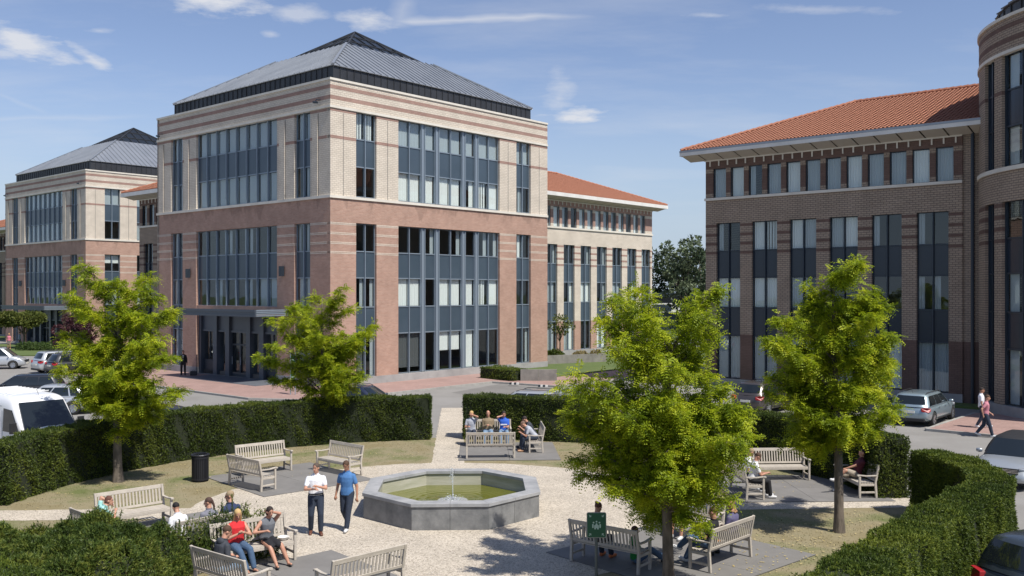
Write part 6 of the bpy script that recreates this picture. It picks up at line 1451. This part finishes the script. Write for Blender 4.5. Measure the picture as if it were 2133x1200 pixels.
# west group
(l_, f_) = seat_on('w_left', -.30); person('brown haired person in a mint shirt on the bench behind the yew bed', l_, f_, MINT, 'short', JEAN, 'long', DSHOE, (HCH,'bob'), True, lean=30, head=(-5,-40), hl=(-.05,.40,1.08), hr=(.15,.45,.9), H=1.68, fine=True)
(l_, f_) = seat_on('w_right', -.62, .3); person('black haired person in a white top, only the head showing above the yew bed', l_, f_, WHITE, 'short', JEAN, 'long', DSHOE, ((.012,.010,.010),'short'), True, lean=18, head=(15,0), H=1.66, fine=True)
(l_, f_) = seat_on('w_right', .05, .24); person('woman with a brown ponytail in a grey top on the bench behind the yew shrubs', l_, f_, cloth('mid_grey', (.20,.20,.24)), 'short', JEAN, 'long', DSHOE, ((.07,.038,.028),'ponytail'), True, lean=2, head=(5,50), H=1.68, fine=True)
def glasses(R, q):
    Hd = q['Hd']; mb = MB().tube([Hd(-.078,.0,.02), Hd(-.066,.085,.022), Hd(.066,.085,.022), Hd(.078,.0,.02)], .006, 5); mb.build('glasses', BLACK, R)
(l_, f_) = seat_on('w_right', .60, .24); person('man with glasses in a navy shirt on the bench behind the yew shrubs', l_, f_, NAVY, 'short', JEAN, 'long', DSHOE, (HG,'short'), True, lean=4, head=(5,58), H=1.84, build_=1.06, fine=True, extra=glasses)
# north group
(l_, f_) = seat_on('n_back', .68); person('fair haired man in a pale grey shirt, hand at his chin', l_, f_, LGREY, 'short', JEAN, 'long', DSHOE, (HBL,'short'), True, lean=2, head=(5,-15), hl=(-.02,.13,1.20), hr=(.12,.28,.75), el=(-1,.2,-.5))
(l_, f_) = seat_on('n_back', .02); person('man in a khaki shirt, middle of the three on the bench', l_, f_, KHAKI, 'long', JEANL, 'long', DSHOE, (HB,'receding'), True, lean=-6, head=(0,0), hl=(-.05,.22,.78), hr=(.06,.22,.78), build_=1.1)
(l_, f_) = seat_on('n_back', -.60); person('man in a royal blue and white shirt with his hand at his mouth', l_, f_, ROYAL, 'short', JEANL, 'long', LEATH, (HD,'short'), True, lean=6, head=(10,5), hr=(.03,.14,1.16), er=(1,.2,-.5), hl=(-.05,.35,.74), extra=lambda R, q: MB().beam(q['U'](-.13,.126,.26), q['U'](.13,.126,.26), .012,.05).build('white_stripe', WHITE, R))
(l_, f_) = seat_on('n_right', -.50); person('bald headed man in a grey T-shirt bent forward on the side bench', l_, f_, LGREY, 'short', JEAN, 'long', TAN, ((.16,.10,.07),'cropped'), True, lean=42, head=(8,0), hl=(-.08,.55,.72), hr=(.10,.58,.80), el=(-.5,-.3,-1), er=(.5,-.3,-1))
(l_, f_) = seat_on('n_right', .25); person('man in a dark top bent forward beside the man in grey on the side bench', l_, f_, CHAR, 'short', JEAN, 'long', DSHOE, ((.03,.02,.018),'short'), True, lean=30, head=(10,-10), hl=(-.08,.50,.80), hr=(.10,.50,.80), el=(-.5,-.3,-1), er=(.5,-.3,-1))
# east group
(l_, f_) = seat_on('e_left', -.25 if 0 else .55); person('man in a white shirt looking down on the side-on bench, the nearer of two', l_, f_, WHITE, 'short', cloth('black_trousers', (.015,.015,.018)), 'long', SNEAK, (HB,'short'), True, lean=12, head=(35,0), hl=(-.05,.42,.72), hr=(.10,.42,.74))
(l_, f_) = seat_on('e_left', -.30); person('fair haired person in a white shirt behind the man looking down, partly hidden by leaves', l_, f_, WHITE, 'short', JEAN, 'long', SNEAK, (HG,'short'), True, lean=16, head=(25,10))
(l_, f_) = seat_on('e_right', -.10); person('man in a maroon polo leaning back with crossed legs by the hedge end', l_, f_, MAROON, 'short', cloth('beige_shorts', (.35,.30,.24)), 'shorts', SNEAK, (HD,'short'), True, lean=-18, head=(-22,0), hl=(.02,.34,.72), hr=(.10,.30,.70), fl=(-.05,.70,.42), fr=(.12,.50,.085))
# south-east group
(l_, f_) = seat_on('se_front', -.40); person('woman with a reddish bun and orange shoes sitting behind the green sign', l_, f_, LGREY, 'short', JEAN, 'long', ORSH, (HCH,'bun'), True, lean=10, head=(18,-15), H=1.72, fine=True)
c = B['se_front']; q0, ff = seat_on('se_front', .38, .72); person('boy in a green T-shirt and jeans sitting on the paving in front of the bench', (q0[0], q0[1], SZ), (.85,.25), GREEN, 'short', JEANM, 'long', DSHOE, (HCH,'short'), True, lean=-4, head=(10,0), seat=.03, fl=(-.14,.80,.10), fr=(.12,.70,.09), H=1.58, fine=True)
(l_, f_) = seat_on('se_right', -.50, .22); person('person in jeans with crossed legs on the lower right bench behind the leaves', l_, (f_[0]-.3, f_[1]), BLACK, 'short', JEANM, 'long', SNEAK, (HB,'short'), True, lean=-8, head=(10,0), hl=(-.08,.24,.78), hr=(.05,.22,.76), fl=(-.02,.72,.36), fr=(.10,.62,.085), H=1.78, fine=True)
(l_, f_) = seat_on('se_right', .45, .22); person('woman with curly light brown hair in a purple grey top on the right-hand bench', l_, f_, PURPLE, 'short', JEAN, 'long', DSHOE, ((.30,.17,.08),'curly'), True, lean=2, head=(12,20), H=1.70, fine=True)
fb = thing('food_tray', 'white tray with orange food between the two people on the right-hand bench', 'food tray', (*Vector(seat_on('se_right', -.08, .30)[0][:2]), SZ+.445)); MB().prism([(-.1,-.07), (.1,-.07), (.1,.07), (-.1,.07)], 0, .03).build('tray', M_WHITE, fb); ofd = MB(); ell(ofd, (0,0,.045), (.07,.045,.03)); ofd.build('food', mat('orange_food', (.7,.25,.02), .6), fb)
(l_, f_) = seat_on('se_back', .0, .28); person('person in grey reclining on the bench behind the largest tree with a raised arm', l_, f_, LGREY, 'short', cloth('beige_shorts'), 'shorts', SNEAK, (HB,'short'), True, lean=-20, head=(-10,0), hl=(-.20,.10,1.28), el=(-1,-.3,.3), H=1.76, fine=True)
# at the doors and on the road
def suit(R, q):
    U = q['U']; MB().slab([U(-.05,.137,.46), U(.05,.137,.46), U(.012,.142,.12), U(-.012,.142,.12)], .01).build('shirt_front', WHITE, R); MB().beam(U(0,.150,.45), U(0,.150,.15), .035, .006, (0,1,0)).build('tie', mat('cloth_navy'), R)
w_ = L((-1.45, 15.0)); person('man in a black suit and white shirt standing on the entrance step', (w_[0], w_[1], .10), (.25,-1), BLACK, 'long', cloth('black_suit', (.012,.012,.015)), 'long', DSHOE, (HD,'short'), hr=(.12,.24,1.22), er=(1,-.2,-.5), H=1.80, extra=suit)
w2_ = L((-1.1, 14.2)); T_ = thing('briefcase', 'black bag on the step beside the man in the suit', 'bag', (w2_[0], w2_[1], .10), .3); bevel(MB().box(-.24,.24,-.12,.12,0,.32).build('bag_body', DSHOE, T_), .05, 3); MB().tube([(-.08,0,.31), (-.06,0,.38), (.06,0,.38), (.08,0,.31)], .012, 6).build('handle', DSHOE, T_)
v = g(2044,896); person('man in a white T-shirt and jeans walking on the right-hand pavement', (v.x, v.y, .10), (.95,-.35), WHITE, 'short', JEAN, 'long', SNEAK, (HD,'short'), fl=(-.08,.28,.10), fr=(.08,-.18,.12), head=(5,0), H=1.80, skin=SKINT)
v = g(2053,911); person('man in a pink T-shirt and jeans stepping off the kerb on the right', (v.x, v.y, .005), (.95,-.40), PINK, 'short', JEAN, 'long', SNEAK, (HB,'short'), fl=(-.08,-.32,.16), fr=(.08,.25,.085), head=(10,0), lean=4, hl=(-.22,.22,.95), hr=(.24,-.10,.92), H=1.80)
v = g(19,729); person('woman in a pink top and short skirt under the flat topped tree', (v.x, v.y, .10), (.1,-1), cloth('pink_top', (.65,.2,.28)), 'none', cloth('grey_skirt', (.16,.13,.12)), 'skirt', TAN, (HBL,'bob'), H=1.68)
v = g(37,727); person('person in a pale blue shirt in the shade at the far left', (v.x+.2, v.y, .10), (.9,.3), cloth('pale_blue', (.35,.45,.6)), 'long', cloth('dark_trousers', (.02,.02,.03)), 'long', DSHOE, (HB,'short'), H=1.76)

# ------------------------------------------------------------ apply the modelling modifiers in one go
bpy.context.view_layer.update(); dg = bpy.context.evaluated_depsgraph_get(); done = []
for o, fg in BAKE: done.append((o, fg, bpy.data.meshes.new_from_object(o.evaluated_get(dg))))
for o, fg, me in done:
    m = o.data.materials[0]; o.modifiers.clear(); nm = o.data.name; o.data = me; me.name = nm
    me.materials.clear(); me.materials.append(m)
    if fg:
        bm = bmesh.new(); bm.from_mesh(me); f2 = fg.mesh('tmp', None, True); bm.from_mesh(f2); bm.to_mesh(me); bm.free(); bpy.data.meshes.remove(f2)
    me.polygons.foreach_set('material_index', [0]*len(me.polygons)); me.polygons.foreach_set('use_smooth', [True]*len(me.polygons))
for c_ in CUTTERS: bpy.data.objects.remove(c_)
for o in [o for o in bpy.data.objects if o.name.startswith('body') and o.parent and o.parent.name.startswith('parked_car')]:
    o.data.set_sharp_from_angle(angle=radians(35)) if hasattr(o.data, 'set_sharp_from_angle') else None
